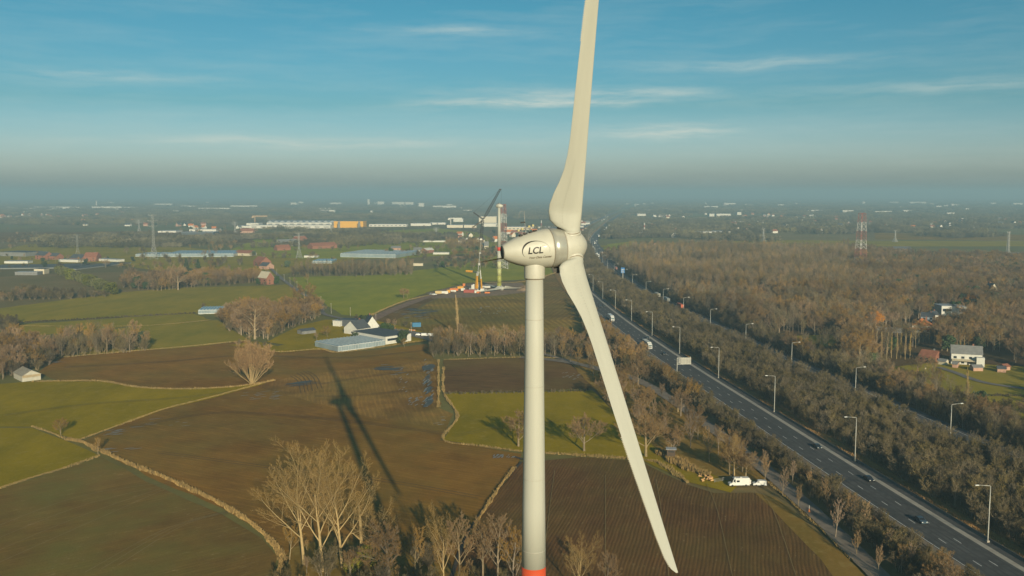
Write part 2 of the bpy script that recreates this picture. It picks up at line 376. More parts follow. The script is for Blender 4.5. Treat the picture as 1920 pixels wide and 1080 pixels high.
# puddles lying in the furrows
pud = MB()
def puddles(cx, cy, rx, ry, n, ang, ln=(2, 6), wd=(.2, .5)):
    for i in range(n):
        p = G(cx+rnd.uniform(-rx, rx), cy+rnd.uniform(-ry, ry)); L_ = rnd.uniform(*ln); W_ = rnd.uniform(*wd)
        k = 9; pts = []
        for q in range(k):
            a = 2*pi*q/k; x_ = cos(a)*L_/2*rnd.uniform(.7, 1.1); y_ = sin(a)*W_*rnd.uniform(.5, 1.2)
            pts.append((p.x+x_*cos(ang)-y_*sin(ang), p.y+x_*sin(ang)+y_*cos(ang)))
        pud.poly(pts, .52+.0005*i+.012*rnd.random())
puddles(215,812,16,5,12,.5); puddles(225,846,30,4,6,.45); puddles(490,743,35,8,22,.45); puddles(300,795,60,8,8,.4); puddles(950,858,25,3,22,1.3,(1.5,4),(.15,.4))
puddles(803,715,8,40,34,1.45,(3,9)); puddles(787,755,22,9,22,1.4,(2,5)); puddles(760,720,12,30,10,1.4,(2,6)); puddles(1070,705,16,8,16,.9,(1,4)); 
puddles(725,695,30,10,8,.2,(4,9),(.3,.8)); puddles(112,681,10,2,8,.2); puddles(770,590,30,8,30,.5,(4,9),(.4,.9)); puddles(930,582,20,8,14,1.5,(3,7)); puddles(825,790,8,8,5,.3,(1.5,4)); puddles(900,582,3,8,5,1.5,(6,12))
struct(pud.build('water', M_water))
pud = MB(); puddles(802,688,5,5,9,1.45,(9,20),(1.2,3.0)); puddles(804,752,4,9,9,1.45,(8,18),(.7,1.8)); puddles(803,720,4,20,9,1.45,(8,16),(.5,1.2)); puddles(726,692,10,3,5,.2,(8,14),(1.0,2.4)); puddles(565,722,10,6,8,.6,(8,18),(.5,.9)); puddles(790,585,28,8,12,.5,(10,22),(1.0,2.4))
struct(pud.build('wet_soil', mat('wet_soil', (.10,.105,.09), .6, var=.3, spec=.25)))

# ---- motorway
YS = [100+6*i for i in range(150)]+[1000+16*i for i in range(125)]+[3000+40*i for i in range(48)]
def band(name, fn, o0, o1, m, z, ys=YS):
    b = MB(); L = []; R = []
    for Y in ys: x = fn(Y); L.append((x+o0, Y, z)); R.append((x+o1, Y, z))
    b.strip(L, R); return struct(b.build(name, m))
M_conc = mat('concrete_strip', (.42,.38,.31), .85, var=.15, scale=.5)
M_rut = soil('wheel_ruts', (.13,.085,.035), (.19,.125,.05), 0., 2., 0, .2); M_rut2 = soil('straw_lines', (.22,.165,.07), (.34,.25,.11), 0., 2., 0, .3)
zr = [.44]
def ruts(pts, m=M_rut, gap=2.0, wd=.5, both=True):
    P = [Vector((*p, 0)) for p in crom(gp(pts), 8)]
    for sg in ((-1, 1) if both else (0,)):
        Q = []
        for i, p in enumerate(P):
            d = (P[min(i+1, len(P)-1)]-P[max(i-1, 0)]).normalized(); Q.append((p.x-d.y*sg*gap/2, p.y+d.x*sg*gap/2))
        ribbon('wheel_rut', Q, wd, m, zr[0], 2, True); zr[0] += .002
for pts in ([(245,803),(420,775),(640,790),(832,815)],[(300,850),(520,880),(700,900),(900,935)],[(560,700),(575,712),(582,735)],[(548,706),(562,716),(568,738)],[(572,697),(590,708),(600,730)],[(590,745),(680,742),(815,728)],[(600,722),(700,706),(810,695)],[(120,690),(300,680),(460,668),(640,672),(800,658)]): ruts(pts)
for k in range(7): ruts([(-40,1075-k*24),(150,990-k*19),(320,915-k*3)] if k < 4 else [(40+k*30,1100-k*6),(240+k*18,1010-k*4),(400+k*8,960)], M_rut2, 1, .22, False)
for k in range(5): ruts([(1040+k*95,885+k*8),(1030+k*105,960),(1015+k*120,1090)], M_rut2, 1, .16, False)
for pts in ([(10,780),(160,760),(330,748),(440,735)],[(850,820),(960,800),(1080,790),(1190,812)],[(560,560),(660,540),(800,520),(890,508)],[(60,590),(240,562),(420,552)]): ruts(pts, grass('grass_track', (.19,.17,.035), (.28,.235,.05), .4), 2.0, .45)
M_shoul = mat('shoulder_asphalt', (.215,.165,.115), .9, var=.2, scale=.3)
M_line = mat('road_paint', (.72,.71,.66), .7, var=.15, scale=2)
M_bank = grass('bank_grass', (0.260,0.154,0.052), (0.390,0.220,0.072), .5)
band('embankment', nr, -24, -14.5, M_bank, .605)
band('median', nr, 2, 9, M_bank, .603)
band('road', nr, -18.2, 3.2, M_shoul, .66)
band('carriageway', nr, -13.6, -.9, M_asph, .69)
M_track = mat('worn_asphalt', (.060,.058,.056), .8, var=.3, scale=.12)
for oc in (-11.4, -7.1, -3.0):
    for s_ in (-.85, .85): band('tyre_wear', nr, oc+s_-.28, oc+s_+.28, M_track, .695)
for Yp, o0, o1, ln, c_ in ((236,-9.0,-5.4,14,.1),(262,-13.0,-9.4,26,.066),(318,-4.9,-1.2,22,.1),(352,-9.0,-5.4,40,.068),(428,-13.2,-9.3,30,.1),(470,-4.9,-1.2,50,.066),(560,-9.0,-5.4,60,.1)):
    band('road_patch', nr, o0, o1, mat('patch_%d' % int(c_*1000), (c_,c_*.98,c_*.93), .9, var=.2), .6925, [Yp+ln*q/6 for q in range(7)])
band('concrete_strip', nr, -.9, .9, M_conc, .70)
band('road', nr, .9, 3.0, M_asph, .705)
M_farash = mat('far_carriageway_asphalt', (.085,.085,.085), .9, var=.2, scale=.4)
band('median', fr, -6, 0.5, M_bank, .607)
band('road', fr, .5, 19, M_farash, .66)
band('concrete_strip', fr, 1.2, 2.6, M_conc, .70)
mk = MB()
for Y in YS[:-1]:
    i = YS.index(Y)
    for fn, o in ((nr, -13.3), (fr, 3.2), (fr, 14.6)):
        if Y > 2400: continue
        Y2 = YS[i+1]; mk.add([(fn(Y)+o-.1, Y, .72), (fn(Y)+o+.1, Y, .72), (fn(Y2)+o+.1, Y2, .72), (fn(Y2)+o-.1, Y2, .72)], [(0,1,2,3)])
Y = 104.
while Y < 1500:
    for fn, os in ((nr, (-9.2, -5.1)), (fr, (6.9, 10.7))):
        for o in os: mk.add([(fn(Y)+o-.1, Y, .72), (fn(Y)+o+.1, Y, .72), (fn(Y+3.6)+o+.1, Y+3.6, .72), (fn(Y+3.6)+o-.1, Y+3.6, .72)], [(0,1,2,3)])
    Y += 15.4
struct(mk.build('road_markings', M_line))
# dark tyre wear and stains of the lanes
# barriers
b = MB(); prof = [(-.3,0),(-.3,.1),(-.12,.35),(-.08,.95),(.08,.95),(.12,.35),(.3,.1),(.3,0)]
ys = [Y for Y in YS if Y < 1400]
vs = [(nr(Y)+3.5+px_, Y, .6+pz) for Y in ys for px_, pz in prof]; k = len(prof)
b.add(vs, [(i*k+j, i*k+j+1, (i+1)*k+j+1, (i+1)*k+j) for i in range(len(ys)-1) for j in range(k-1)])
tag(b.build('crash_barrier', mat('barrier_concrete', (.16,.15,.13), .9), fixn=True), 'long grey concrete crash barrier along the wooded median side of the near carriageway', 'crash barrier')
gr = thing('guard_rail', 'steel guard rail on posts along the left edge of the near carriageway', 'guard rail')
b = MB(); po = MB(); Y = 130.
while Y < 700:
    x1, x2 = nr(Y)-16.6, nr(Y+4)-16.6
    b.add([(x1,Y,1.15),(x2,Y+4,1.15),(x2,Y+4,1.5),(x1,Y,1.5),(x1-.06,Y,1.15),(x2-.06,Y+4,1.15),(x2-.06,Y+4,1.5),(x1-.06,Y,1.5)], [(0,1,2,3),(7,6,5,4),(3,2,6,7),(0,4,5,1)])
    po.box((x1-.16, Y, .6), (.14,.14,.85)); Y += 4
M_galv = mat('galvanised_steel', (.46,.45,.42), .45, .5, .1)
b.build('rail', mat('dull_rail', (.22,.19,.15), .7), gr); q = po.build('post_row', M_galv, gr); q['kind'] = 'stuff'
# service road
serv = [(92,120),(91.5,180),(90.6,223),(90.4,236),(89.8,260),(88.2,287),(85.6,322),(80,370),(72,425),(66,455),(54,486),(27,518),(5,530)]
ribbon('service_road', serv, 5.6, mat('service_asphalt', (.235,.195,.15), .9, var=.2, scale=.3), .70, 8, True)
def servx(Y): return interp([(a, b_) for a, b_ in serv if b_ < 600], Y)

# ------------------------------------------------------------------ the wind turbine
M_paint = mat('turbine_paint', (.462,.458,.386), .6, var=.05, scale=1.0, spec=.25, st=(1,1,.05))
M_paint2 = mat('nacelle_paint', (.50,.485,.40), .5, var=.05, scale=.5, spec=.5)
M_band = mat('nacelle_band', (.46,.45,.38), .25, .35, .05, .5, .6)
M_red = mat('signal_red', (.62,.085,.025), .5, var=.08)
M_dark = mat('dark_rubber', (.030,.028,.026), .6)
M_grey = mat('grey_metal', (.30,.30,.28), .5, .4)
M_seam = mat('seam_grime', (.22,.17,.11), .8)
M_black = mat('logo_black', (.018,.016,.013), .5)
M_brownk = mat('logo_brown', (.26,.20,.12), .5)
AL = radians(18.17); TILT = radians(4); HUBH = 88.0; PSI = radians(-23.15)
wt = thing('wind_turbine', 'large cream wind turbine with three blades and egg shaped nacelle in the foreground', 'wind turbine', (2.77, 114.4, 0), AL)
zt = 85.9
prof = [(z, 1.06+(zt-z)*.0123+max(0, 25-z)**2*.0006) for z in (0, 4, 10, 18, 26, 36, 47.35)]
MB().lathe(prof[-1:]+[(z, 1.06+(zt-z)*.0123) for z in (55, 65, 75, 84.1)], 48).build('tower', M_paint, wt, True)
for z in (49.5, 58.8, 70.6, 79.0): MB().lathe([(z, 1.066+(zt-z)*.0123), (z+.07, 1.068+(zt-z)*.0123)], 48).build('flange_seam', mat('seam_soft', (.43,.41,.335), .6), wt, True)
b = MB(); b.lathe([(42.5, 1.06+(zt-42.5)*.0123), (47.35, 1.06+(zt-47.35)*.0123)], 48); b.build('red_band', M_red, wt, True)
MB().lathe(prof[:-1]+[(42.5, 1.06+(zt-42.5)*.0123)], 48).build('tower_base', M_paint, wt, True)
MB().lathe([(84.1,1.10),(84.1,1.27),(84.2,1.29),(85.6,1.29),(86.2,1.27),(86.6,1.2)], 48).build('yaw_collar', M_paint2, wt, True)
MB().lathe([(84.0,1.13),(84.1,1.24)], 40).build('collar_joint', M_seam, wt, True)
HX = 4.56
head = Matrix.Translation((HX, 0, HUBH)) @ Matrix.Rotation(-TILT, 4, 'Y')
def put(o, m): o.matrix_local = m; return o
NP = [(-8.72,.80),(-8.6,.90),(-8.2,1.12),(-7.6,1.39),(-7.0,1.63),(-6.2,1.89),(-5.3,2.11),(-4.4,2.28),(-3.5,2.39),(-2.8,2.44)]
def nr_at(s):
    for (a, ra), (c, rc) in zip(NP, NP[1:]):
        if a <= s <= c: return ra+(rc-ra)*(s-a)/(c-a)
    return NP[-1][1]
NPs = [(t, r) for t, r in crom(NP, 4)]
nac = put(MB().lathe(NPs, 64, 'X').build('nacelle', M_paint2, wt, True), head)
put(MB().lathe([(-2.8,2.38),(-2.72,2.38)], 64, 'X').build('seam', M_seam, nac, True), Matrix())
put(MB().lathe([(-2.72,2.40),(-2.68,2.46),(-2.0,2.46),(-1.2,2.40),(-1.12,2.37)], 64, 'X').build('generator_ring', M_band, wt, True), head)
put(MB().lathe([(-1.12,2.3),(-1.05,2.3)], 64, 'X').build('generator_seam', M_seam, wt, True), head)
put(MB().lathe([(-8.78,.0),(-8.80,.5),(-8.74,.80)], 40, 'X').build('tail_vent', mat('tail_mesh', (.07,.075,.07), .8), nac, True), Matrix())
b = MB(); b.tube([(-8.4,0,-1.02),(-7.0,-.05,-1.66),(-5.6,-.05,-2.06)], .05, 6); put(b.build('keel_strip', M_dark, nac), Matrix())
# access hatch lines on the nacelle flank and roof
for s0, s1, a_ in ((-8.1,-2.9,radians(128)), (-8.1,-2.9,radians(-22))):
    n_ = 24; L = []; R = []
    for i in range(n_+1):
        s = s0+(s1-s0)*i/n_; r = nr_at(s)+.006; w_ = .014/r
        L.append((s, -r*cos(a_-w_), r*sin(a_-w_))); R.append((s, -r*cos(a_+w_), r*sin(a_+w_)))
    bb = MB(); bb.strip(L, R); put(bb.build('panel_joint', mat('panel_joint', (.50,.45,.34), .7), nac), Matrix())
spin = put(MB().lathe(crom([(-1.05,2.38),(-.4,2.38),(.3,2.28),(.9,2.02),(1.4,1.66),(1.8,1.22),(2.1,.78),(2.3,.36),(2.38,0.0)], 4), 64, 'X').build('spinner', M_paint2, wt, True), head)
# cowl pieces and vents by the ring
b = MB(); b.box((-1.35,-.75,2.12),(.62,.35,.62), .2); put(b.build('roof_vent', mat('vent_dark', (.07,.065,.055), .7), wt), head)
b = MB(); b.add([(-2.2,-1.1,-2.22),(-1.1,-1.3,-2.0),(-1.0,-.2,-2.42),(-2.3,-.2,-2.48),(-2.1,-1.0,-2.4),(-1.1,-1.2,-2.25),(-1.0,-.2,-2.6),(-2.2,-.2,-2.6)], [(0,1,2,3),(7,6,5,4),(0,4,5,1),(1,5,6,2),(2,6,7,3),(3,7,4,0)])
put(b.build('belly_vent', mat('vent_dark', (.07,.065,.055)), wt), head)
b = MB(); b.add([(-1.9,-.9,-2.6),(-1.0,-.9,-2.35),(-1.2,-.9,-2.85),(-2.0,-.9,-3.15),(-1.9,-.3,-2.6),(-1.0,-.3,-2.35),(-1.2,-.3,-2.85),(-2.0,-.3,-3.15)], [(0,1,2,3),(7,6,5,4),(0,4,5,1),(1,5,6,2),(2,6,7,3),(3,7,4,0)])
put(b.build('belly_fin', mat('vent_dark', (.07,.065,.055)), wt), head)
# instruments on the roof
im = MB()
def top(s, dz=0., dy=0.): return (s, dy, nr_at(s)+dz)
im.tube([top(-5.6,-.05), top(-5.6,2.7)], [.05,.03], 8)
im.tube([top(-6.5,.55,-.3), top(-4.9,.55,-.3)], .05, 6); im.tube([top(-6.5,.55,.3), top(-4.9,.75,.3)], .05, 6)
im.tube([top(-6.0,.0), top(-6.0,.8)], .04, 6); im.tube([top(-5.2,-.05,-.3), top(-5.2,.8,-.3)], .04, 6)
for i in range(7): im.tube([top(-4.6-.28*i,.72,-.5), top(-4.2-.28*i,.30,.6)], .02, 5)
im.tube([(-5.95+.34*cos(a),.0,nr_at(-5.6)+2.0+.75*sin(a)) for a in [radians(60+12*i) for i in range(11)]], .02, 5)
ms = put(im.build('weather_mast', M_grey, wt), head)
for s in (-6.6,-6.1,-5.2,-4.7):
    wl = MB(); wl.box(top(s,.62,-.3), (.28,.26,.24), taper=.8); put(wl.build('warning_lamp', mat('lamp_amber', (.42,.36,.16), .4), ms), Matrix())
for s, h_ in ((-6.35,0),(-5.75,-.02),(-5.05,-.02),(-4.5,0)):
    wl = MB(); wl.box(top(s,h_-.08,-.35), (.42,.4,.2)); put(wl.build('instrument_box', M_dark, ms), Matrix())
wl = MB(); wl.box(top(-5.85,1.35), (.6,.1,.16)); put(wl.build('instrument_box', M_dark, ms), Matrix())

# logo on the flank (words and arc mapped on the curved hull)
def hull(s, t, off=.02):
    r = nr_at(s)+off; th = t/r; return (s, -r*cos(th), r*sin(th))
def words(txt, s0, t0, size, shear, m, name, wide=1., off=0.):
    cu = bpy.data.curves.new('t', 'FONT'); cu.body = txt; cu.size = size; cu.shear = shear; cu.offset = off; cu.resolution_u = 6
    o = bpy.data.objects.new('t', cu); COL.objects.link(o); bpy.context.view_layer.update()
    me = bpy.data.meshes.new_from_object(o); bpy.data.objects.remove(o)
    import bmesh
    bm = bmesh.new(); bm.from_mesh(me); bmesh.ops.triangulate(bm, faces=bm.faces)
    bmesh.ops.subdivide_edges(bm, edges=[e for e in bm.edges if e.calc_length() > size*.4], cuts=2)
    for v in bm.verts:
        v.co = Vector(hull(s0+v.co.x*wide, t0+v.co.y, .025))
    bm.to_mesh(me); bm.free(); me.materials.clear(); me.materials.append(m); me.name = name
    ob = bpy.data.objects.new(name, me); COL.objects.link(ob); ob.parent = nac; return ob
words('LCL', -6.14, -.34, 1.12, .22, M_black, 'logo_letters', .96, .03)
words('Your Data Center', -6.0, -.98, .40, .25, mat('logo_grey', (.10,.08,.05), .5), 'logo_words', .93, .008)
b = MB(); L = []; R = []
for i in range(49):
    a = radians(212-(212+12)*i/48); w_ = .014+.12*math.exp(-((math.degrees(a)-135)/48)**2)
    if i > 40: w_ = .014
    cx, cy = -5.10, -.02
    L.append(hull(cx+(1.66+w_*.3)*cos(a), cy+(1.22+w_)*sin(a)*(1 if sin(a) > 0 else .95), .026)); R.append(hull(cx+(1.66-w_*1.2)*cos(a), cy+(1.22-w_*.5)*sin(a)*(1 if sin(a) > 0 else .95), .026))
b.strip(L, R); b.build('logo_arc', M_black, nac)
b = MB(); b.add([hull(-4.28,.46,.03),hull(-3.95,.30,.03),hull(-3.78,.44,.03),hull(-3.86,.52,.03)], [(0,1,2,3)]); b.build('logo_mark', mat('logo_white', (.9,.9,.86), .4), nac)
b = MB(); b.add([hull(-4.36,.50,.03),hull(-4.36,.54,.03),hull(-3.8,.56,.03),hull(-3.8,.53,.03)], [(0,1,2,3)]); b.build('logo_mark', M_brownk, nac)

# blades: local z along the blade, +x leading edge, y thickness
CH = [(1.2,2.3,1.0),(2.3,2.3,1.0),(2.6,2.45,.94),(2.8,3.3,.68),(3.4,3.85,.58),(4.4,4.05,.50),(5.5,4.0,.45),(7.0,3.60,.42),(8.6,3.0,.40),(10.2,2.55,.39),(12,2.28,.37),(14,2.12,.34),(18,2.0,.30),(23,1.86,.25),(28,1.66,.21),(33,1.42,.19),(37,1.2,.18),(39.3,.98,.17),(40.5,.66,.17),(41.0,.22,.2)]
def chord(r):
    for a, c in zip(CH, CH[1:]):
        if a[0] <= r <= c[0]:
            t = (r-a[0])/(c[0]-a[0]); return a[1]+(c[1]-a[1])*t, a[2]+(c[2]-a[2])*t
    return CH[-1][1:]
def lead(r): return 1.15-.55*min(1, max(0, (r-4)/24))-.25*max(0, (r-28)/13)
def blade_mesh():
    vs = []; fs = []; N = 28
    rs = sorted(set([c[0] for c in CH]+[1.2+.9*i for i in range(44)]+[2.6,3.05,3.5,40.8]))
    for r in rs:
        c, tr = chord(r); le = lead(r); circ = 1-min(1, max(0, (r-2.5)/2.2)); tw = -radians(25)*max(0, 1-r/27)**1.3
        for k in range(N):
            u = 2*pi*k/N; x = (1+cos(u))/2                                 # 0 trailing .. 1 leading
            q = 1-x; yt = 5*tr*(.2969*sqrt(q)-.126*q-.3516*q*q+.2843*q**3-.1036*q**4)*c*.5*2*.5
            y_air = yt*(1 if sin(u) >= 0 else -.62)
            y_c = sin(u)*c/2*tr
            y = y_c*circ+y_air*(1-circ); X = le-c+x*c
            vs.append((X*cos(tw)-y*sin(tw), X*sin(tw)+y*cos(tw), r))
    for i in range(len(rs)-1):
        for k in range(N): fs.append((i*N+k, i*N+(k+1)%N, (i+1)*N+(k+1)%N, (i+1)*N+k))
    fs.append(tuple(range(N))[::-1]); fs.append(tuple((len(rs)-1)*N+k for k in range(N)))
    return MB().add(vs, fs)
bm_ = blade_mesh().mesh('blade', M_paint, True)
root_m = MB().lathe([(.9,1.19),(1.75,1.19),(1.8,1.27),(2.12,1.27),(2.17,1.15),(2.4,1.15)], 48).mesh('blade_root', M_paint2, True)
rg = MB().lathe([(2.14,1.17),(2.26,1.165)], 48).mesh('root_joint', M_seam, True)
sr = MB(); r = 25.5
TE = lambda r: lead(r)-chord(r)[0]
while r < 40.2:
    sr.add([(TE(r)+.05,.012,r),(TE(r+.16)-.16,0,r+.10),(TE(r+.2)+.05,.012,r+.2),(TE(r)+.05,-.012,r),(TE(r+.16)-.16,-.004,r+.10),(TE(r+.2)+.05,-.012,r+.2)], [(0,2,1),(3,4,5),(0,1,4,3),(1,2,5,4)]); r += .2
sr = sr.mesh('serrated_edge', mat('serration_grey', (.50,.47,.38), .5))
rv = MB()
for r in [3.6+.36*i for i in range(23)]:
    c_, t_ = chord(r); tw_ = -radians(25)*max(0, 1-r/27)**1.3; x_ = .42; q_ = 1-x_; circ_ = 1-min(1, max(0, (r-2.5)/2.2))
    yt_ = 5*t_*(.2969*sqrt(q_)-.126*q_-.3516*q_*q_+.2843*q_**3-.1036*q_**4)*c_
    for sgn in (-1, 1):
        Y_ = sgn*(sqrt(1-.16**2)*c_/2*t_*circ_+yt_*(1 if sgn > 0 else .62)*(1-circ_)+.02); X_ = lead(r)-c_+x_*c_
        P_ = [(X_+dx, Y_, r+dz) for dx, dz in ((-.035,-.035),(.035,-.035),(.035,.035),(-.035,.035))]
        rv.add([(X*cos(tw_)-Y*sin(tw_), X*sin(tw_)+Y*cos(tw_), Z) for X, Y, Z in P_], [(0,1,2,3)])
rv = rv.mesh('bolt_row', mat('bolt_grey', (.33,.31,.25), .6))
def add_blade(parent, mtx, serr=True):
    o = bpy.data.objects.new('blade', bm_); COL.objects.link(o); o.parent = parent; o.matrix_local = mtx
    for nm, me in (('root_joint', rg),)+((('serrated_edge', sr),) if serr else ()):
        q = bpy.data.objects.new(nm, me); COL.objects.link(q); q.parent = o
    if serr: q = bpy.data.objects.new('bolt_row', rv); COL.objects.link(q); q.parent = o; q['kind'] = 'stuff'
    q = bpy.data.objects.new('blade_root', root_m); COL.objects.link(q); q.parent = parent; q.matrix_local = mtx
    return o
at = Vector((cos(TILT), 0, sin(TILT))); wv_ = Vector((-sin(TILT), 0, cos(TILT))); uv_ = Vector((0, 1, 0)); hubp = Vector((HX, 0, HUBH))
for k in (0, -1, 1):
    ps = PSI+k*2*pi/3; rk = uv_*sin(ps)+wv_*cos(ps); yk = rk.cross(at)
    M = Matrix(((at.x, yk.x, rk.x, hubp.x), (at.y, yk.y, rk.y, hubp.y), (at.z, yk.z, rk.z, hubp.z), (0, 0, 0, 1)))
    add_blade(wt, M)

# ------------------------------------------------------------------ second turbine under construction, its rotor, the cranes
T2 = G(936, 543)
t2 = thing('wind_turbine', 'unfinished distant wind turbine without rotor, red ring and green shaded foot, beside the crane', 'wind turbine', T2)
h2 = 82.5; R2 = lambda z: 1.35+(h2-z)*.0125
cols = [(.30,.30,.06),(.38,.38,.09),(.46,.46,.18),(.55,.54,.30)]
for i, c in enumerate(cols): MB().lathe([(i*7, R2(i*7)),((i+1)*7, R2((i+1)*7))], 24).build('green_ring', mat('ring_green_%d' % i, c, .5, var=.05), t2, True)
MB().lathe([(28,R2(28)),(38.5,R2(38.5))], 24).build('tower', M_paint, t2, True)
MB().lathe([(38.5,R2(38.5)+.02),(42,R2(42)+.02)], 24).build('red_band', mat('red_ring', (.62,.06,.03), .5), t2, True)
MB().lathe([(42,R2(42)),(h2-1.8,R2(h2))], 24).build('tower', M_paint, t2, True)
o = MB().lathe([(-3.2,0),(-3.1,.7),(-2.2,1.7),(-.8,2.3),(.7,2.45),(2.2,2.0),(3.4,1.3),(4.2,.8),(4.3,0)], 28, 'X').build('nacelle', M_paint2, t2, True); o.location = (-.2, 0, h2); o.rotation_euler = (0, radians(3), radians(-18))
b = MB(); b.box((-.5,0,2.3),(1.2,1.2,.5)); q = b.build('roof_hatch', M_dark, o)
RT = G(941, 543.5); rt = thing('turbine_rotor', 'white three bladed rotor lying on the ground beside the distant turbine', 'rotor', (RT.x, RT.y-4, 0), radians(-2))
MB().lathe([(.5,1.6),(1.2,2.3),(2.6,2.3),(3.6,1.6),(4.1,.5),(4.2,0)], 24).build('hub', M_paint, rt, True)
for a in (0, 118, 243):
    M = Matrix.Translation((0,0,2.3)) @ Matrix.Rotation(radians(a), 4, 'Z') @ Matrix.Rotation(pi/2, 4, 'Y') @ Matrix.Rotation(radians(60), 4, 'Z')
    add_blade(rt, M, False)
b = MB(); b.box((20,0,0),(1,3,1.6)); b.build('trestle', M_grey, rt); b = MB(); b.box((0,0,0),(2.4,2.4,.6)); b.build('trestle', M_grey, rt)
# big mobile crane; local x right, z up, at about 3.3 degrees from the camera
CR = G(897, 546); sc = CR.y/FPX
def cl_(x, y): return Vector(((x-960)*sc-CR.x, 0, HC-(y-HOR)*sc*1.0))     # local point for a surveyed position in the crane's plane
M_yel = mat('crane_yellow', (.72,.34,.02), .5); M_lat = mat('crane_dark_lattice', (.06,.065,.07), .6); M_wh = mat('white_sheet', (.70,.68,.60), .6); M_or = mat('orange_sheet', (.66,.20,.04), .6); M_lg = mat('boom_grey', (.42,.42,.38), .5, .3)
def lattice(b, A, B, w0, w1, n, r=.09, nside=4, wy=1.):
    A, B = Vector(A), Vector(B); d = (B-A).normalized(); s_ = d.cross(Vector((0,1,0))).normalized(); t_ = Vector((0,1,0)) if abs(d.y) < .9 else Vector((1,0,0))
    s_ = t_.cross(d).normalized()
    C = [(-1,-1),(1,-1),(1,1),(-1,1)]; Pp = []
    for i in range(n+1):
        q = i/n; ww = (w0+(w1-w0)*q)/2; P = A+(B-A)*q; Pp.append([P+s_*x*ww+t_*y*ww*wy for x, y in C])
    for k in range(4): b.tube([Pp[0][k], Pp[n][k]], r*1.5, nside, False)
    for i in range(n):
        for k in range(4):
            k2 = (k+1) % 4
            b.tube([Pp[i][k], Pp[i+1][k2]] if i % 2 else [Pp[i][k2], Pp[i+1][k]], r, 3, False)
        b.tube([Pp[i+1][0], Pp[i+1][1]], r, 3, False); b.tube([Pp[i+1][2], Pp[i+1][3]], r, 3, False)
cr = thing('mobile_crane', 'very tall crane with yellow boom base and dark lattice jib, left of the distant turbine', 'crane', CR)
b = MB(); b.box((0,0,1.0),(17,3,1.4)); b.box((-7.8,0,1.2),(2.4,2.8,2.2)); b.box((3,0,2.4),(6,3,1.8)); b.build('carrier', mat('carrier_grey', (.25,.25,.23), .6), cr)
for i in range(8):
    o = MB().lathe([(-1.5,.0),(-1.5,.65),(1.5,.65),(1.5,0)], 12, 'X').build('wheel', M_dark, cr); o.rotation_euler = (0,0,pi/2); o.location = (-7.2+i*2.05, 0, .68)
b = MB(); 
for i in range(4): b.box((-4.5-1.5*(i % 2), -1+2*(i//2), 2.4), (1.4,1.7,4.5-.6*(i % 2)))
b.build('counterweight', M_wh, cr)
b = MB(); b.tube([cl_(893.5,541), cl_(895,517)], [1.5,1.35], 4); b.build('boom_base', M_yel, cr)
b = MB(); b.tube([cl_(895,517), cl_(896,509)], [1.3,1.2], 4); b.build('boom_head', M_wh, cr)
b = MB(); b.tube([cl_(896,509), cl_(899,481)], .42, 6); b.tube([cl_(899,481), cl_(902,449)], .30, 6); b.box(cl_(898.4,497)+Vector((0,0,0)), (1.6,1.2,2.2)); b.box(cl_(900,475), (2.0,1.2,1.0)); b.build('telescopic_boom', M_lg, cr)
b = MB(); b.box(cl_(902,449.5), (2.2,1.6,1.4)); b.build('boom_collar', M_wh, cr)
b = MB(); lattice(b, cl_(902.5,447), cl_(905,413), 2.6, 2.4, 9, .17); b.build('lattice_mast', M_lat, cr)
b = MB(); lattice(b, cl_(906,411), cl_(914,398), .6, 2.4, 4, .16); lattice(b, cl_(914,398), cl_(938,355), 2.4, 1.4, 14, .16); b.box(cl_(938.5,356), (1.9,1.4,.9)); b.build('luffing_jib', M_lat, cr)
b = MB(); lattice(b, cl_(906,411), cl_(888,398), 1.1, .6, 7, .16); b.build('jib_strut', M_lat, cr)
b = MB(); lattice(b, cl_(905,413), cl_(886,426), 1.0, .5, 7, .15); b.build('jib_strut', mat('strut_tan', (.10,.08,.06), .6), cr)
b = MB()
for p_, q_ in (((888,398),(938,355)),((888,398),(886,426)),((886,426),(884,508)),((940,356),(940,383)),((884,508),(888,540))): b.tube([cl_(*p_), cl_(*q_)], .07, 3, False)
b.build('hoist_rope', M_lat, cr)
b = MB(); b.tube([cl_(873,508), cl_(886,509)], .95, 4); b.build('derrick_arm', M_yel, cr)
b = MB(); b.tube([cl_(886,509), cl_(895,511)], .55, 4); b.box(cl_(884,506.5), (1.4,1.2,1.0)); b.build('derrick_winch', M_lat, cr)
b = MB(); b.tube([cl_(897.5,541), cl_(896.6,529)], .55, 6); b.build('luffing_ram', M_wh, cr)
c2 = thing('mobile_crane', 'short yellow and white telescopic crane just right of the tall crane', 'crane', G(901.5, 548))
b = MB(); b.box((0,0,.9),(9,2.6,1.2)); b.box((-3.6,0,1.2),(1.8,2.4,1.6)); b.box((1.2,0,2.1),(3.4,2.4,1.5)); b.build('carrier', M_wh, c2)
for i in range(4):
    o = MB().lathe([(-1.3,.0),(-1.3,.6),(1.3,.6),(1.3,0)], 12, 'X').build('wheel', M_dark, c2); o.rotation_euler = (0,0,pi/2); o.location = (-3.4+i*2.1, 0, .62)
b = MB(); b.tube([(1,0,3),(.2,0,13)], [.75,.65], 4); b.build('boom', M_yel, c2)
b = MB(); b.tube([(.2,0,13),(-.5,0,21.5)], [.55,.4], 4); b.tube([(-.5,0,21.5),(-.6,0,30)], .1, 4); b.build('boom_tip', M_wh, c2)

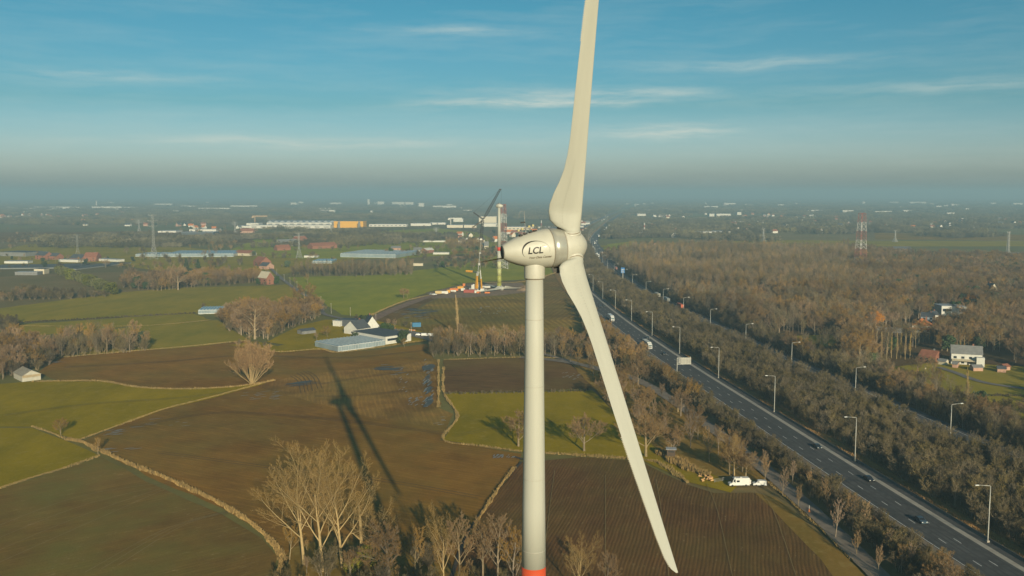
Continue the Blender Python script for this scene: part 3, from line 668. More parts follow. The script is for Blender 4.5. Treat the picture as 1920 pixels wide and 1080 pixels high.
# site containers, vans and materials
def container(px, py, L_, W_, H_, rz, m, label, name='shipping_container', cat='container', grp=None):
    t = thing(name, label, cat, G(px, py), rz, grp)
    b = MB(); b.box((0,0,.15), (L_, W_, H_)); b.build('body', m, t)
    n = int(L_/.6)
    for sg in (-1, 1):
        b = MB(); vs = []; 
        for i in range(n): vs += [(-L_/2+.15+i*.6, sg*(W_/2+.02), 0), (-L_/2+.2+i*.6, sg*(W_/2+.07), 0), (-L_/2+.4+i*.6, sg*(W_/2+.07), 0), (-L_/2+.45+i*.6, sg*(W_/2+.02), 0)]
        b.strip([(x, y, .3) for x, y, _ in vs], [(x, y, H_-.1) for x, y, _ in vs]); b.build('ribbed_panel', m, t)
    b = MB(); b.box((L_/2+.04, 0, .3), (.06, W_*.8, H_*.8)); b.build('door', M_grey, t)
    return t
M_dred = mat('container_red', (.36,.085,.06), .7); M_blue = mat('container_blue', (.05,.20,.36), .6)
gsite = 'containers and cabins on the building site'
container(882,549,13,2.6,2.9,.0,M_dred,'long dark red container at the foot of the cranes',grp=gsite)
container(868,546,4,2.5,2.8,.1,M_wh,'small white cabin touching the left end of the long red container',grp=gsite)
container(892.5,549.5,3,2.5,2.5,.1,M_wh,'small white cabin touching the right end of the long red container',grp=gsite)
container(863.5,541.5,6,2.5,2.4,.05,M_yel,'orange yellow container behind and left of the cranes',grp=gsite)
container(870,536.5,3,2.5,2.6,.2,M_or,'bright orange container farthest back on the site',grp=gsite)
container(851,546,8,2.5,2.7,.1,M_or,'terracotta orange container in the middle left of the site',grp=gsite)
container(850,547.5,5,2.2,1.7,.1,M_wh,'low white tank in front of the terracotta orange container',grp=gsite)
container(834,551,6,2.5,2.6,.15,M_wh,'cream site cabin near the left end of the site',grp=gsite)
container(822,551.5,6,2.5,3.0,.1,mat('pale_yellow', (.6,.45,.2), .6),'pale yellow site cabin at the left end of the site',grp=gsite)
container(841,549,3,2.5,2.8,.1,M_yel,'small yellow cabin right of the cream site cabin',grp=gsite)
container(897.5,549.8,4,2.3,1.5,.1,M_or,'low orange tank right of the long red container',grp=gsite)
container(913.5,550.0,5,2.3,1.3,.05,M_or,'low orange skip standing alone right of the cranes',grp=gsite)
container(912,539.5,8,2.5,1.7,-.1,M_wh,'flat white trailer box right behind the small crane',grp=gsite)
container(781,613,6,2.5,3.0,.2,M_blue,'blue container by the site track behind the farm',grp=gsite)
def barrier_row(p0, p1, label):
    a, c = G(*p0), G(*p1); n = 8; t = thing('safety_barrier', label, 'barrier', a, atan2(c.y-a.y, c.x-a.x)); L_ = (c-a).length
    for i in range(n):
        b = MB(); b.box((L_*(i+.5)/n, 0, 0), (L_/n*.85, .5, 1.0), taper=.9); b.build('segment', M_or if i % 3 else M_wh, t)
barrier_row((722,613),(741,617),'row of orange plastic barriers beside the lane right of the farm roofs')
barrier_row((767,620),(779,621),'short row of orange barriers in front of the blue container')
# earth heaps
def heap(px, py, rx, ry, h, label, m=None):
    b = MB(); n = 20; p = G(px, py); vs = []; R_ = random.Random(int(px)); rings = 6
    for i in range(rings+1):
        q = i/rings
        for k in range(n):
            a = 2*pi*k/n; j = R_.uniform(.9, 1.1); vs.append((p.x+rx*(1-q)*cos(a)*j, p.y+ry*(1-q)*sin(a)*j, h*sin(q*pi/2)*R_.uniform(.85, 1.05)))
    fs = [(i*n+k, i*n+(k+1)%n, (i+1)*n+(k+1)%n, (i+1)*n+k) for i in range(rings) for k in range(n)]
    b.add(vs, fs); return tag(b.build('earth_heap', m or M_dirt, None, True), label, 'earth heap')
heap(982,545,9,6,3.2,'brown earth heap to the right of the rotor on the ground')
heap(983,540,9,8,3.0,'brown earth heap behind the right blade of the rotor on the ground')
heap(857,483.5,12,6,3.2,'long low tan heap in the meadow beyond the crane')

# ------------------------------------------------------------------ pylons
def pylon(px, py, hpx, w0, label, cols=None, arms=True, rr=.16, n=14):
    base = G(px, py); h = hpx*base.y/FPX*1.0; t = thing('pylon', label, 'pylon', base, .35)
    if cols:
        k = len(cols); segs = [(h*i/k, h*(i+1)/k, c) for i, c in enumerate(cols)]
    else: segs = [(0, h, mat('pylon_grey', (.44,.44,.41), .6, .2))]
    wf = (lambda z: w0*(1-.42*z/h)) if cols and arms == 'top' else lambda z: w0*(1-.72*min(1, z/(h*.35)) if z < h*.35 else .28-.10*(z-h*.35)/(h*.65))
    for i, (z0, z1, c) in enumerate(segs):
        b = MB(); nn = max(2, int(n*(z1-z0)/h)); 
        zs = [z0+(z1-z0)*q/nn for q in range(nn+1)]
        C = [(-1,-1),(1,-1),(1,1),(-1,1)]
        P = [[Vector((x*wf(z)/2, y*wf(z)/2, z)) for x, y in C] for z in zs]
        for q in range(nn):
            for k in range(4):
                k2 = (k+1) % 4
                b.tube([P[q][k], P[q+1][k]], rr*1.4, 4, False); b.tube([P[q][k], P[q+1][k2]], rr*.8, 3, False); b.tube([P[q][k2], P[q+1][k]], rr*.8, 3, False)
                b.tube([P[q+1][k], P[q+1][k2]], rr*.8, 3, False)
        b.build('lattice_section', c, t)
    if arms:
        for z_, L_ in ((h*.98, 6),(h*.86, 8),(h*.74, 7)) if arms is True else ((h, 4),):
            b = MB()
            for s_ in (-1, 1):
                b.tube([(0,0,z_),(s_*L_,0,z_+.6)], [rr*1.5, rr], 4, False); b.tube([(0,0,z_-2),(s_*L_,0,z_+.6)], rr, 3, False)
            b.build('cross_arm', segs[-1][2], t)
    return t
M_pr = mat('pylon_red', (.36,.13,.10), .6); M_pw = mat('pylon_white', (.62,.61,.56), .6)
pylon(1613, 500, 100, 11, 'tall red and white banded lattice tower rising from the woods at right', [M_pw,M_pw,M_pr,M_pw,M_pr,M_pw,M_pr][1:], 'top', .2, 14)
pylon(943, 504, 120, 10, 'tall red and white banded lattice tower standing right behind the unfinished turbine', [M_pw,M_pr,M_pr,M_pw,M_pr,M_pw,M_pr], 'top', .2, 16)
pylon(289, 486, 84, 11, 'tall grey lattice pylon left of the long greenhouse', None, True, .12, 16)
pylon(1889, 487, 52, 10, 'grey lattice pylon near the right edge of the view', None, 'top', .20)
pylon(1431, 454, 25, 9, 'small distant grey pylon above the poplar plantation', None, 'top', .18)
pylon(1678, 454, 22, 8, 'small distant grey pylon in the pale meadow right of the banded tower', None, 'top', .18)
pylon(561, 484, 48, 9, 'thin grey pylon in front of the red roofed farm in the left distance', None, True, .10)
pylon(621, 442, 18, 9, 'tiny distant pylon in front of the yellow hall', None, True, .18)
pylon(818, 444, 17, 8, 'tiny distant pylon in the meadow right of the yellow hall', None, True, .18)
pylon(146, 480, 40, 8, 'faint thin pylon in the meadow at far left', None, True, .05)
pylon(261, 434, 22, 9, 'tiny pylon left behind the tall grey pylon', None, True, .16)
pylon(441, 436, 20, 7, 'tiny pylon left of the pale factory halls', None, True, .16)
pylon(1208, 438, 20, 5, 'thin red and white mast beyond the motorway bend', [M_pw,M_pr,M_pw,M_pr,M_pw], False, .5, 10)
pylon(1015, 429, 16, 5, 'thin red and white mast above the turbine nacelle', [M_pw,M_pr,M_pw], False, .5, 8)

# ------------------------------------------------------------------ lamps along the motorway
def heading(fn, Y, rev=False):
    a = atan2(8, fn(Y+4)-fn(Y-4)); return a+pi if rev else a
M_pole = mat('lamp_pole_grey', (.50,.49,.43), .5, .3)
M_lh = mat('lamp_head', (.66,.66,.60), .4)
def lamp_proto():
    t = thing('street_lamp', 'x', 'street lamp')
    b = MB(); b.tube([(0,0,0),(0,0,1.6),(0,0,8),(0,0,15.7)], [.22,.18,.145,.10], 10); b.build('pole', M_pole, t, True)
    b = MB(); b.tube([(0,0,15.55),(-.25,0,15.8),(-3.4,0,16.1)], [.10,.09,.07], 8); b.build('arm', M_pole, t, True)
    b = MB(); b.box((-3.95,0,16.02), (1.15,.42,.20), taper=.8); b.build('lamp_head', M_lh, t)
    b = MB(); b.box((0,0,0), (.7,.7,.62)); b.build('footing', M_conc, t)
    return t
lp = lamp_proto()
YN = [243.6,320.3,394.8,469.1,542.1,612,681,752,824,896]; first = True
for i, Y in enumerate(YN):
    x = nr(Y)+ (3.0 if i else 2.6); rz = heading(nr, Y)-pi/2
    lb = ('nearest' if i == 0 else ORD[i]+' nearest')+' lamp in the tall row beside the near carriageway, its arm reaching left'
    if first: lp.location = (x, Y, .55); lp.rotation_euler = (0,0,rz); lp['label'] = lb; lp['group'] = 'street lamps along the near carriageway'; first = False
    else: dup(lp, (x, Y, .55), rz, 1, lb, 'street lamps along the near carriageway')
YF = [340.6,414,484.5,554.6,626.9,698.1,760.9,825.7,896.6,959.8]
for i, Y in enumerate(YF):
    dup(lp, (fr(Y)-.6, Y, .55), heading(fr, Y)-pi/2+pi, 1, ('nearest' if i == 0 else ORD[i]+' nearest')+' lamp rising behind the median trees, its arm reaching right over the far carriageway', 'street lamps along the far carriageway')
Y = 1035
while Y < 3300:
    dup(lp, (fr(Y)-.6, Y, .55), heading(fr, Y)-pi/2+pi, 1, 'tiny grey lamp post in the distant rows lining the motorway bend', 'distant street lamps at the motorway bend')
    if Y > 2000: dup(lp, (nr(Y)+3, Y, .55), heading(nr, Y)-pi/2, 1, 'tiny grey lamp post in the distant rows lining the motorway bend', 'distant street lamps at the motorway bend')
    Y += 73

# ------------------------------------------------------------------ vehicles (local x = forward)
M_glass = glassmat('vehicle_glass', (.02,.025,.03), .08); M_tyre = mat('tyre', (.02,.02,.02), .8); M_rim = mat('rim', (.3,.3,.3), .4, .7)
M_hl = mat('headlight_glass', (.75,.75,.7), .15); M_tl = mat('tail_light', (.4,.02,.01), .3)
def ext(b, prof, w, w2=None):                       # side outline (x,z) extruded over the width, upper points drawn in
    zmax = max(p[1] for p in prof); n = len(prof); vs = []
    for s_ in (-1, 1):
        for x, z in prof:
            ww = w/2*(1 if z < .95 else 1-(.14 if w2 is None else w2)*(z-.95)/max(.01, zmax-.95)); vs.append((x, s_*ww, z))
    b.add(vs, [tuple(range(n)), tuple(range(2*n-1, n-1, -1))]+[(i, i+n, (i+1)%n+n, (i+1)%n) for i in range(n)]); return b
def wheels(t, xs, w, r=.32, tw=.22):
    for x in xs:
        for s_ in (-1, 1):
            o = MB().lathe([(-tw/2,r*.5),(-tw/2,r*.92),(-tw/2+.03,r),(tw/2-.03,r),(tw/2,r*.92),(tw/2,r*.5)], 16, 'X').build('wheel', M_tyre, t, True); o.location = (x, s_*(w/2-tw/2+.02), r); o.rotation_euler = (0,0,pi/2)
            q = MB().lathe([(-.5*tw*.9,0),(-.5*tw*.9,r*.55),(.5*tw*.9,r*.55),(.5*tw*.9,0)], 10, 'X').build('rim', M_rim, o)
def car(x, Y, z, rz, paint, label, kind='car', cat='car', grp=None, est=False):
    t = thing(kind, label, cat, (x, Y, z), rz, grp)
    prof = [(-2.15,.30),(-2.2,.62),(-2.12,.95),(-1.95,1.0),(-1.45 if not est else -1.95,1.42),(-.6,1.47),(.25,1.42),(.95,.98),(1.95,.84),(2.18,.6),(2.15,.3)]
    b = MB(); ext(b, prof, 1.8); b.build('body', paint, t, fixn=True)
    for s_ in (-1, 1):
        b = MB(); xx = -1.4 if not est else -1.8
        b.add([(xx-.25, s_*.885,1.02),(.75,s_*.885,1.02),(.18,s_*.80,1.36),(-.6,s_*.785,1.41),(xx,s_*.80,1.36)], [(0,1,2,3,4)]); b.build('side_window', M_glass, t)
    b = MB(); b.add([(.98,-.76,1.0),(.98,.76,1.0),(.30,.68,1.43),(.30,-.68,1.43)], [(0,1,2,3)]); b.build('windscreen', M_glass, t)
    xb = -1.98 if not est else -2.0
    b = MB(); b.add([(xb-.04,-.7,1.02),(xb-.04,.7,1.02),(xb+.42 if not est else xb+.02,.64,1.40),(xb+.42 if not est else xb+.02,-.64,1.40)], [(3,2,1,0)]); b.build('rear_window', M_glass, t)
    for s_ in (-1, 1):
        b = MB(); b.box((2.06, s_*.66, .62), (.22,.36,.16)); b.build('headlight', M_hl, t)
        b = MB(); b.box((-2.16, s_*.70, .72), (.10,.26,.16)); b.build('tail_light', M_tl, t)
    wheels(t, (-1.35, 1.3), 1.8); return t
def van(x, Y, z, rz, paint, label, L_=6.2, H_=2.6, big=True, grp=None):
    t = thing('camper_van' if big else 'small_van', label, 'van', (x, Y, z), rz, grp); a = L_/2
    prof = [(-a,.35),(-a,H_-.1),(-a+.15,H_),(a-1.75,H_),(a-1.45,H_-.12),(a-.85,1.25 if big else 1.12),(a-.1,1.02 if big else .92),(a,.75),(a,.35)]
    b = MB(); ext(b, prof, 2.0 if big else 1.75, .10); b.build('body', paint, t, fixn=True)
    W_ = (2.0 if big else 1.75)/2; s1 = .96
    b = MB(); b.add([(a-.84,-W_*.84,1.30 if big else 1.16),(a-.84,W_*.84,1.30 if big else 1.16),(a-1.40,W_*.8,H_-.2),(a-1.40,-W_*.8,H_-.2)], [(0,1,2,3)])
    for v in range(4): b.v[v] = (b.v[v][0]+.04, b.v[v][1], b.v[v][2]+.03)
    b.build('windscreen', M_glass, t)
    for s_ in (-1, 1):
        b = MB(); y_ = s_*(W_*.965+.01); b.add([(a-1.95,y_,1.3),(a-1.15,y_,1.3),(a-1.5,s_*(W_*.93+.01),H_-.35 if big else H_-.22),(a-1.95,s_*(W_*.93+.01),H_-.35 if big else H_-.22)], [(0,1,2,3)]); b.build('side_window', M_glass, t)
        if big:
            b = MB(); b.add([(a-3.3,y_,1.45),(a-2.3,y_,1.45),(a-2.3,s_*(W_*.94+.012),2.05),(a-3.3,s_*(W_*.94+.012),2.05)], [(0,1,2,3)]); b.build('side_window', M_glass, t)
        b = MB(); b.box((a-.1, s_*W_*.75, .72), (.24,.30,.22)); b.build('headlight', M_hl, t)
        b = MB(); b.box((-a-.02, s_*W_*.85, 1.0), (.08,.18,.5)); b.build('tail_light', M_tl, t)
    if big:
        b = MB(); b.box((-.6,0,H_), (.7,.7,.16), taper=.85); b.build('roof_vent', M_wh, t)
        b = MB(); b.box((a-1.9,.1,H_), (.5,.9,.14), taper=.8); b.build('roof_vent', M_wh, t)
        b = MB(); b.box((-a-.25,0,.7), (.45,1.7,1.4)); b.build('rear_box', M_wh, t)
    b = MB(); b.box((0,0,.3), (L_*.9, W_*2.02, .12)); b.build('sill', M_dark, t)
    wheels(t, (-a+1.2, a-.95), W_*2, .34 if big else .3); return t
def truck(x, Y, z, rz, cabm, boxm, label, L_=13.6, grp=None):
    t = thing('lorry', label, 'lorry', (x, Y, z), rz, grp)
    b = MB(); b.box((-1.0, 0, 1.15), (L_, 2.55, 2.85)); b.build('trailer_box', boxm, t)
    b = MB(); b.box((-1.0, 0, .75), (L_*.96, 1.1, .4)); b.box((-1.0,0,.5),(L_*.4,2.3,.5)); b.build('chassis', M_dark, t)
    xc = L_/2-1.0+.5
    b = MB(); prof = [(xc,.4),(xc,3.3),(xc+.25,3.75),(xc+1.3,3.3),(xc+2.05,2.9),(xc+2.2,1.6),(xc+2.25,.4)]; ext(b, prof, 2.45, .06); b.build('cab', cabm, t, fixn=True)
    b = MB(); b.add([(xc+2.23,-1.08,1.75),(xc+2.23,1.08,1.75),(xc+2.09,1.05,2.72),(xc+2.09,-1.05,2.72)], [(0,1,2,3)]); b.build('windscreen', M_glass, t)
    b = MB(); b.box((xc+2.24,0,.75), (.06,1.9,.6)); b.build('grille', M_dark, t)
    for s_ in (-1, 1):
        b = MB(); b.box((xc+2.26, s_*.92, .62), (.06,.4,.22)); b.build('headlight', M_hl, t)
        b = MB(); b.add([(xc+1.1,s_*1.235,1.7),(xc+1.95,s_*1.235,1.7),(xc+1.85,s_*1.21,2.55),(xc+1.1,s_*1.21,2.55)], [(0,1,2,3)]); b.build('side_window', M_glass, t)
        b = MB(); b.box((xc+1.95, s_*1.42, 1.9), (.12,.22,.7)); b.build('mirror', M_dark, t)
    wheels(t, (-L_/2+1.6-1, -L_/2+2.9-1, -L_/2+4.2-1, xc-.6, xc+1.4), 2.5, .5, .3); return t
ZR = .70
def onroad(fn, px, py, off, rev):
    Y = G(px, py, .7).y; return fn(Y)+off, Y, ZR, heading(fn, Y, rev)
M_cd = mat('car_black', (.018,.022,.026), .25, .2, .05, 1, .6); M_cg = mat('car_dark_grey', (.05,.065,.07), .28, .3, .05, 1, .6); M_cb = mat('car_blue_grey', (.08,.12,.15), .3, .3)
M_cw = mat('vehicle_white', (.74,.74,.69), .35, var=.04); M_cs = mat('car_silver', (.42,.43,.42), .3, .4)
gcar = 'cars on the near carriageway'
for px, py, off, m, lb in ((1734,979,-7.1,M_cb,'bluish dark car on the motorway nearest to the bottom right corner'),(1608,901,-3.0,M_cd,'black car on the middle of the three nearest dark cars on the motorway'),(1516,840,-3.0,M_cg,'dark grey car farthest of the three nearest cars on the motorway'),
    (1247,665,-7.1,M_cd,'dark car with bright front in front of the near white lorry'),(1217,635,-3.0,M_cg,'dark car overtaking beside the near white lorry'),(1208,638,-7.1,M_cb,'blue grey car close behind the near white lorry'),(1129,576,-7.1,M_cd,'black car behind the farther white lorry beside the turbine blade'),(1134,575,-3.0,M_cg,'dark car in the lane next to the median behind the farther white lorry')):
    car(*onroad(nr, px, py, off, True), m, lb, grp=gcar)
x, Y, z, rz = onroad(nr, 1115, 563, -7.1, True); van(x, Y, z, rz, M_cw, 'white van on the motorway touching the edge of the lower turbine blade', 5.5, 2.4, False)
x, Y, z, rz = onroad(nr, 1215, 651, -11.0, True); truck(x, Y, z, rz, M_cw, mat('trailer_cream', (.66,.64,.56), .6), 'white lorry with cream trailer driving nearest on the near carriageway')
x, Y, z, rz = onroad(nr, 1147, 600, -11.0, True); truck(x, Y, z, rz, M_cw, M_cw, 'white lorry farther back on the near carriageway beside the turbine blade')
for px, py, cm, bm2, lb in ((1254,578,M_cw,mat('trailer_red', (.55,.12,.05), .6),'lorry with a red trailer on the far carriageway behind median trees'),(1233,566,M_cw,mat('trailer_cream', (.66,.64,.56)),'pale lorry on the far carriageway just ahead of the red one'),(1218,557,M_cw,mat('trailer_grey', (.5,.5,.44), .6),'grey lorry foremost of the three on the far carriageway'),
    (1143,506,M_cw,mat('trailer_pink', (.55,.25,.2), .6),'reddish lorry at the foot of the motorway bend')):
    x, Y, z, rz = onroad(fr, px, py, 13.0, False); truck(x, Y, z, rz, cm, bm2, lb)
R3 = random.Random(8)
for i, (px, py, k) in enumerate(((1122,480,1),(1119.5,477.5,1),(1113.5,476,1),(1115,481,0),(1111.5,471.5,0),(1106.5,466,0),(1114.5,466,0),(1128,476,1),(1115,456,1),(1118.5,451,0),(1123,443,1),(1125.5,440.5,0),(1121,439.5,0),(1129,436,1),(1133,432,1),(1137,427.5,1),(1142.5,423,1),(1145.5,421.5,1),(1149,418,0),(1151.5,414.5,0),(1154.5,412,0),(1116,483,0),(1112,462,0),(1131,479,0),(1110,478,0),(1140,425,0),(1147,424,0))):
    Y = G(px, py, 2).y; x = G(px, py, 2).x; rz = heading(fr, Y, True); g_ = 'distant traffic on the motorway bend'
    if k: 
        t = thing('lorry', 'distant white lorry in the queue on the motorway bend', 'lorry', (x, Y, ZR), rz, g_)
        b = MB(); b.box((-1.5,0,.9),(12,2.6,3.1)); b.build('trailer_box', R3.choice([M_cw, M_cw, M_wh]), t); b = MB(); b.box((5.6,0,.6),(2.0,2.5,3.0), taper=.92); b.build('cab', M_cw, t); b = MB(); b.box((6.62,0,2.0),(.06,2.0,.9)); b.build('windscreen', M_glass, t)
    else:
        t = thing('van', 'distant small pale van in the queue on the motorway bend', 'van', (x, Y, ZR), rz, g_)
        b = MB(); ext(b, [(-2.6,.3),(-2.6,2.2),(1.2,2.3),(1.9,1.2),(2.6,1.0),(2.6,.3)], 2.0); b.build('body', R3.choice([M_cw, M_cw, M_cs]), t, fixn=True); b = MB(); b.add([(1.98,-.8,1.2),(1.98,.8,1.2),(1.32,.7,2.15),(1.32,-.7,2.15)], [(0,1,2,3)]); b.build('windscreen', M_glass, t)
for i, (px, py) in enumerate(((1135,405.5),(1139,406.5),(1128.5,413),(1132.5,411.5))):
    p = G(px, py, 2); t = thing('van', 'tiny white vehicle on the left roadway where the motorway meets the haze', 'van', (p.x, p.y, ZR), heading(nr, p.y), 'vehicles where the motorway vanishes')
    b = MB(); ext(b, [(-4,.3),(-4,3.2),(2.6,3.2),(3.4,1.6),(3.6,.3)], 2.4); b.build('body', M_cw, t, fixn=True)
p = G(1385,912,.1); van(p.x, p.y, .35, radians(184), M_cw, 'large white camper van parked at the field corner', 6.6, 2.75, True)
p = G(1424,912,.1); van(p.x, p.y, .35, radians(176), M_cw, 'small white van parked behind the large white camper van', 4.3, 1.85, False)
for px, py, rz, m, lb in ((833,556,0,M_cw,'white car parked leftmost below the site cabins'),(827,555.5,.4,M_cs,'silver car parked beside the leftmost white car below the site cabins')): 
    p = G(px-18, py-1.5); car(p.x, p.y, .7, rz, m, lb)
p = G(806,633); van(p.x, p.y, .7, 2.8, M_cw, 'white van at the right end of the farm yard', 5.4, 2.2, False); p = G(797,632); van(p.x, p.y, .7, .1, M_cw, 'white flatbed van left in the pair parked in the farm yard', 5.0, 1.9, False)
p = G(785,631); car(p.x, p.y, .7, .2, M_cw, 'white car parked nearest the farm hall in the yard')

# gantry sign, blue sign, cones, hide, log pile
Yg = G(1269,706).y; xg = nr(Yg)-16.3
t = thing('gantry_sign', 'grey motorway sign board seen from behind on one post with an arm over the lanes', 'road sign', (xg, Yg, .6), heading(nr, Yg)-pi/2)
hg = (706-673)*Yg/FPX*1.02
b = MB(); b.tube([(0,0,0),(0,0,hg)], .22, 8); b.build('post', M_pole, t)
b = MB(); b.box((3.6,0,hg-.2), (7.4,.3,.28)); b.box((3.6,0,hg-3.4), (7.4,.25,.22)); b.tube([(.1,0,hg-3.3),(2.0,0,hg)], .08, 5); b.build('truss', M_pole, t)
b = MB(); b.box((4.6,.22,hg-3.3), (5.6,.12,3.3)); b.build('sign_board', mat('sign_back', (.40,.385,.32), .6), t)
b = MB(); 
for i in range(4): b.box((2.2+i*1.55,.08,hg-3.3), (.10,.14,3.3))
b.build('frame', M_grey, t)
b = MB(); b.box((1.2,.22,hg-2.9), (1.0,.12,2.4)); b.build('small_board', M_grey, t); b = MB(); b.tube([(7.0,0,hg),(7.0,0,hg+.7)], .1, 6); b.build('antenna', M_pole, t)
Ys = 985.; xs_ = fr(Ys)-2
t = thing('road_sign', 'blue motorway sign on a tall post behind the median trees', 'road sign', (xs_+4.5, Ys, .6), 0)
b = MB(); b.tube([(0,0,0),(0,0,15)], .3, 6); b.build('post', M_pole, t); b = MB(); b.box((0,-.3,10), (4.0,.2,5.8)); b.build('sign_board', mat('sign_blue', (.02,.16,.42), .5), t)
b = MB(); b.box((0,-.42,13.4), (3.0,.04,.5)); b.box((-.4,-.42,12.0), (2.2,.04,.4)); b.box((0,-.42,10.9), (2.8,.04,.4)); b.build('lettering', M_wh, t)
b = MB(); p = G(1517,964); t = thing('traffic_cone', 'orange cone with white post on the edge of the service road', 'cone', (p.x, p.y, .7))
MB().lathe([(0,.36),(.06,.34),(.1,.24),(1.0,.06)], 14).build('cone', M_or, t, True); MB().lathe([(1.0,.07),(2.0,.05)], 8).build('post', M_wh, t)
p = G(1258,862); t = thing('hunting_hide', 'dark brown wooden hide with a pale flat roof at the end of the reeds', 'hide', p, -.15)
M_wood = mat('hide_wood', (.10,.07,.045), .8, var=.3)
b = MB(); b.box((0,0,1.6), (2.9,2.5,2.5)); b.build('cabin', M_wood, t)
for sx_ in (-1, 1):
    for sy_ in (-1, 1): b = MB(); b.box((sx_*1.25, sy_*1.05, 0), (.22,.22,1.7)); b.build('leg', M_wood, t)
b = MB(); b.box((0,-.15,4.1), (3.7,3.3,.14)); b.build('roof', mat('hide_roof', (.42,.44,.46), .5), t); b = MB(); b.box((0,-1.26,3.0), (2.1,.04,.55)); b.build('window', M_dark, t)
b = MB(); R4 = random.Random(3); lg = []
for cx, cy in ((1318,893),(1325,903),(1331,898)):
    pp = G(cx, cy)
    for i in range(9):
        a = R4.uniform(0, pi); L_ = R4.uniform(.5, 1.1); c = Vector((pp.x+R4.uniform(-1.5,1.5), pp.y+R4.uniform(-1.5,1.5), R4.uniform(.3,1.0)))
        lg.append((c, a, L_))
lpile = thing('log_pile', 'scattered pile of pale orange cut logs at the end of the dry reeds', 'log pile', G(1325,900))
for c, a, L_ in lg:
    b = MB(); c2_ = c-lpile.location; d = Vector((cos(a), sin(a), .1))*L_; b.tube([c2_-d*.5, c2_+d*.5], .24, 8); b.build('log', mat('cut_wood', (.62,.36,.15), .8, var=.25), lpile)
t = thing('field_gate', 'low pale metal rail gate between the log pile and the vans', 'gate', G(1340,906), .5)
b = MB()
for z in (.5,.9,1.3): b.tube([(0,0,z),(7,0,z)], .05, 5)
b.build('rails', M_galv, t)
for x in (0,3.5,7): b = MB(); b.tube([(x,0,0),(x,0,1.5)], .07, 6); b.build('post', M_galv, t)

# ------------------------------------------------------------------ buildings
M_wall = mat('wall_white', (.66,.65,.58), .8, var=.08); M_cream = mat('wall_cream', (.62,.55,.40), .8, var=.1); M_brick = mat('wall_brick', (.30,.13,.08), .9, var=.2, scale=1.5); M_pink = mat('wall_pale_brick', (.50,.30,.21), .9, var=.12)
M_rd = mat('roof_dark', (.085,.095,.105), .7, var=.15); M_rg = mat('roof_grey', (.22,.22,.21), .8, var=.15); M_rr = mat('roof_red', (.30,.12,.07), .85, var=.2); M_ro = mat('roof_orange', (.62,.20,.05), .8, var=.12); M_rl = mat('roof_light', (.33,.35,.36), .5, var=.1)
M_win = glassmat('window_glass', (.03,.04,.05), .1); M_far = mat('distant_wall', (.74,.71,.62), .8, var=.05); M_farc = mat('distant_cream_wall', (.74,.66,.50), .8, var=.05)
M_gh = mat('greenhouse_glass', (.27,.34,.37), .12, 0, .15, .15, .8); M_ghf = mat('greenhouse_frame', (.62,.64,.60), .5)
def house(p, w, d, hw, hr, rz, wm, rm, label, roof='gable', wins=2, chim=True, name='house', cat='house', grp=None, door=True):
    t = thing(name, label, cat, (p[0], p[1], 0), rz, grp); o_ = .35
    b = MB()
    if roof == 'gable':
        b.add([(-w/2,-d/2,0),(w/2,-d/2,0),(w/2,d/2,0),(-w/2,d/2,0),(-w/2,-d/2,hw),(w/2,-d/2,hw),(w/2,d/2,hw),(-w/2,d/2,hw),(-w/2,0,hw+hr),(w/2,0,hw+hr)], [(0,1,5,4),(2,3,7,6),(1,2,6,9,5),(3,0,4,8,7)])
    else: b.box((0,0,0), (w,d,hw))
    b.build('wall', wm, t)
    b = MB(); s_ = hr/(d/2)
    if roof == 'gable':
        for sg in (-1, 1):
            y0, z0 = sg*(d/2+o_), hw-o_*s_+.05
            q = [(-w/2-o_,y0,z0),(w/2+o_,y0,z0),(w/2+o_,0,hw+hr+.05),(-w/2-o_,0,hw+hr+.05)]; q2 = [(x, y, z+.16) for x, y, z in q]
            b.add(q+q2, [(0,1,2,3),(7,6,5,4),(0,4,5,1),(1,5,6,2),(3,7,4,0)])
    elif roof == 'hip':
        L_ = max(0, w/2-d/2); W2, D2 = w/2+o_, d/2+o_
        b.add([(-W2,-D2,hw),(W2,-D2,hw),(W2,D2,hw),(-W2,D2,hw),(-L_,0,hw+hr),(L_,0,hw+hr)] if L_ > .1 else [(-W2,-D2,hw),(W2,-D2,hw),(W2,D2,hw),(-W2,D2,hw),(-.05,0,hw+hr),(.05,0,hw+hr)], [(0,1,5,4),(1,2,5),(2,3,4,5),(3,0,4),(3,2,1,0)])
    else: b.box((0,0,hw), (w+.5,d+.5,.35))
    rf = b.build('roof', rm, t, fixn=(roof == 'gable'))
    if chim and roof != 'flat':
        b = MB(); b.box((w*.22, .3, hw+hr*.55), (.8,.7,hr*.45+1.1)); b.build('chimney', M_brick if wm is not M_brick else M_rg, rf)
    n_st = max(1, int(hw/2.7))
    if wins:
        for st in range(n_st):
            for i in range(wins):
                x = -w/2+w*(i+.5)/wins; z = .9+st*2.7
                for sg in (-1, 1): b = MB(); b.box((x, sg*(d/2+.02), z), (min(1.6, w/wins*.55),.06,1.25)); b.build('window', M_win, t)
            for sg in (-1, 1): b = MB(); b.box((sg*(w/2+.02), -.1*d, .9+st*2.7), (.06,1.4,1.25)); b.build('window', M_win, t)
        if door: b = MB(); b.box((w*.05, -d/2-.03, 0), (1.0,.07,2.1)); b.build('door', M_dark, t)
    return t
def foot(p0, p1, depth): 
    a, c = G(*p0), G(*p1); rz = atan2(c.y-a.y, c.x-a.x); L_ = (c-a).length; m_ = (a+c)/2; n_ = Vector((-sin(rz), cos(rz), 0)); q = m_+n_*depth/2
    return q, L_, rz
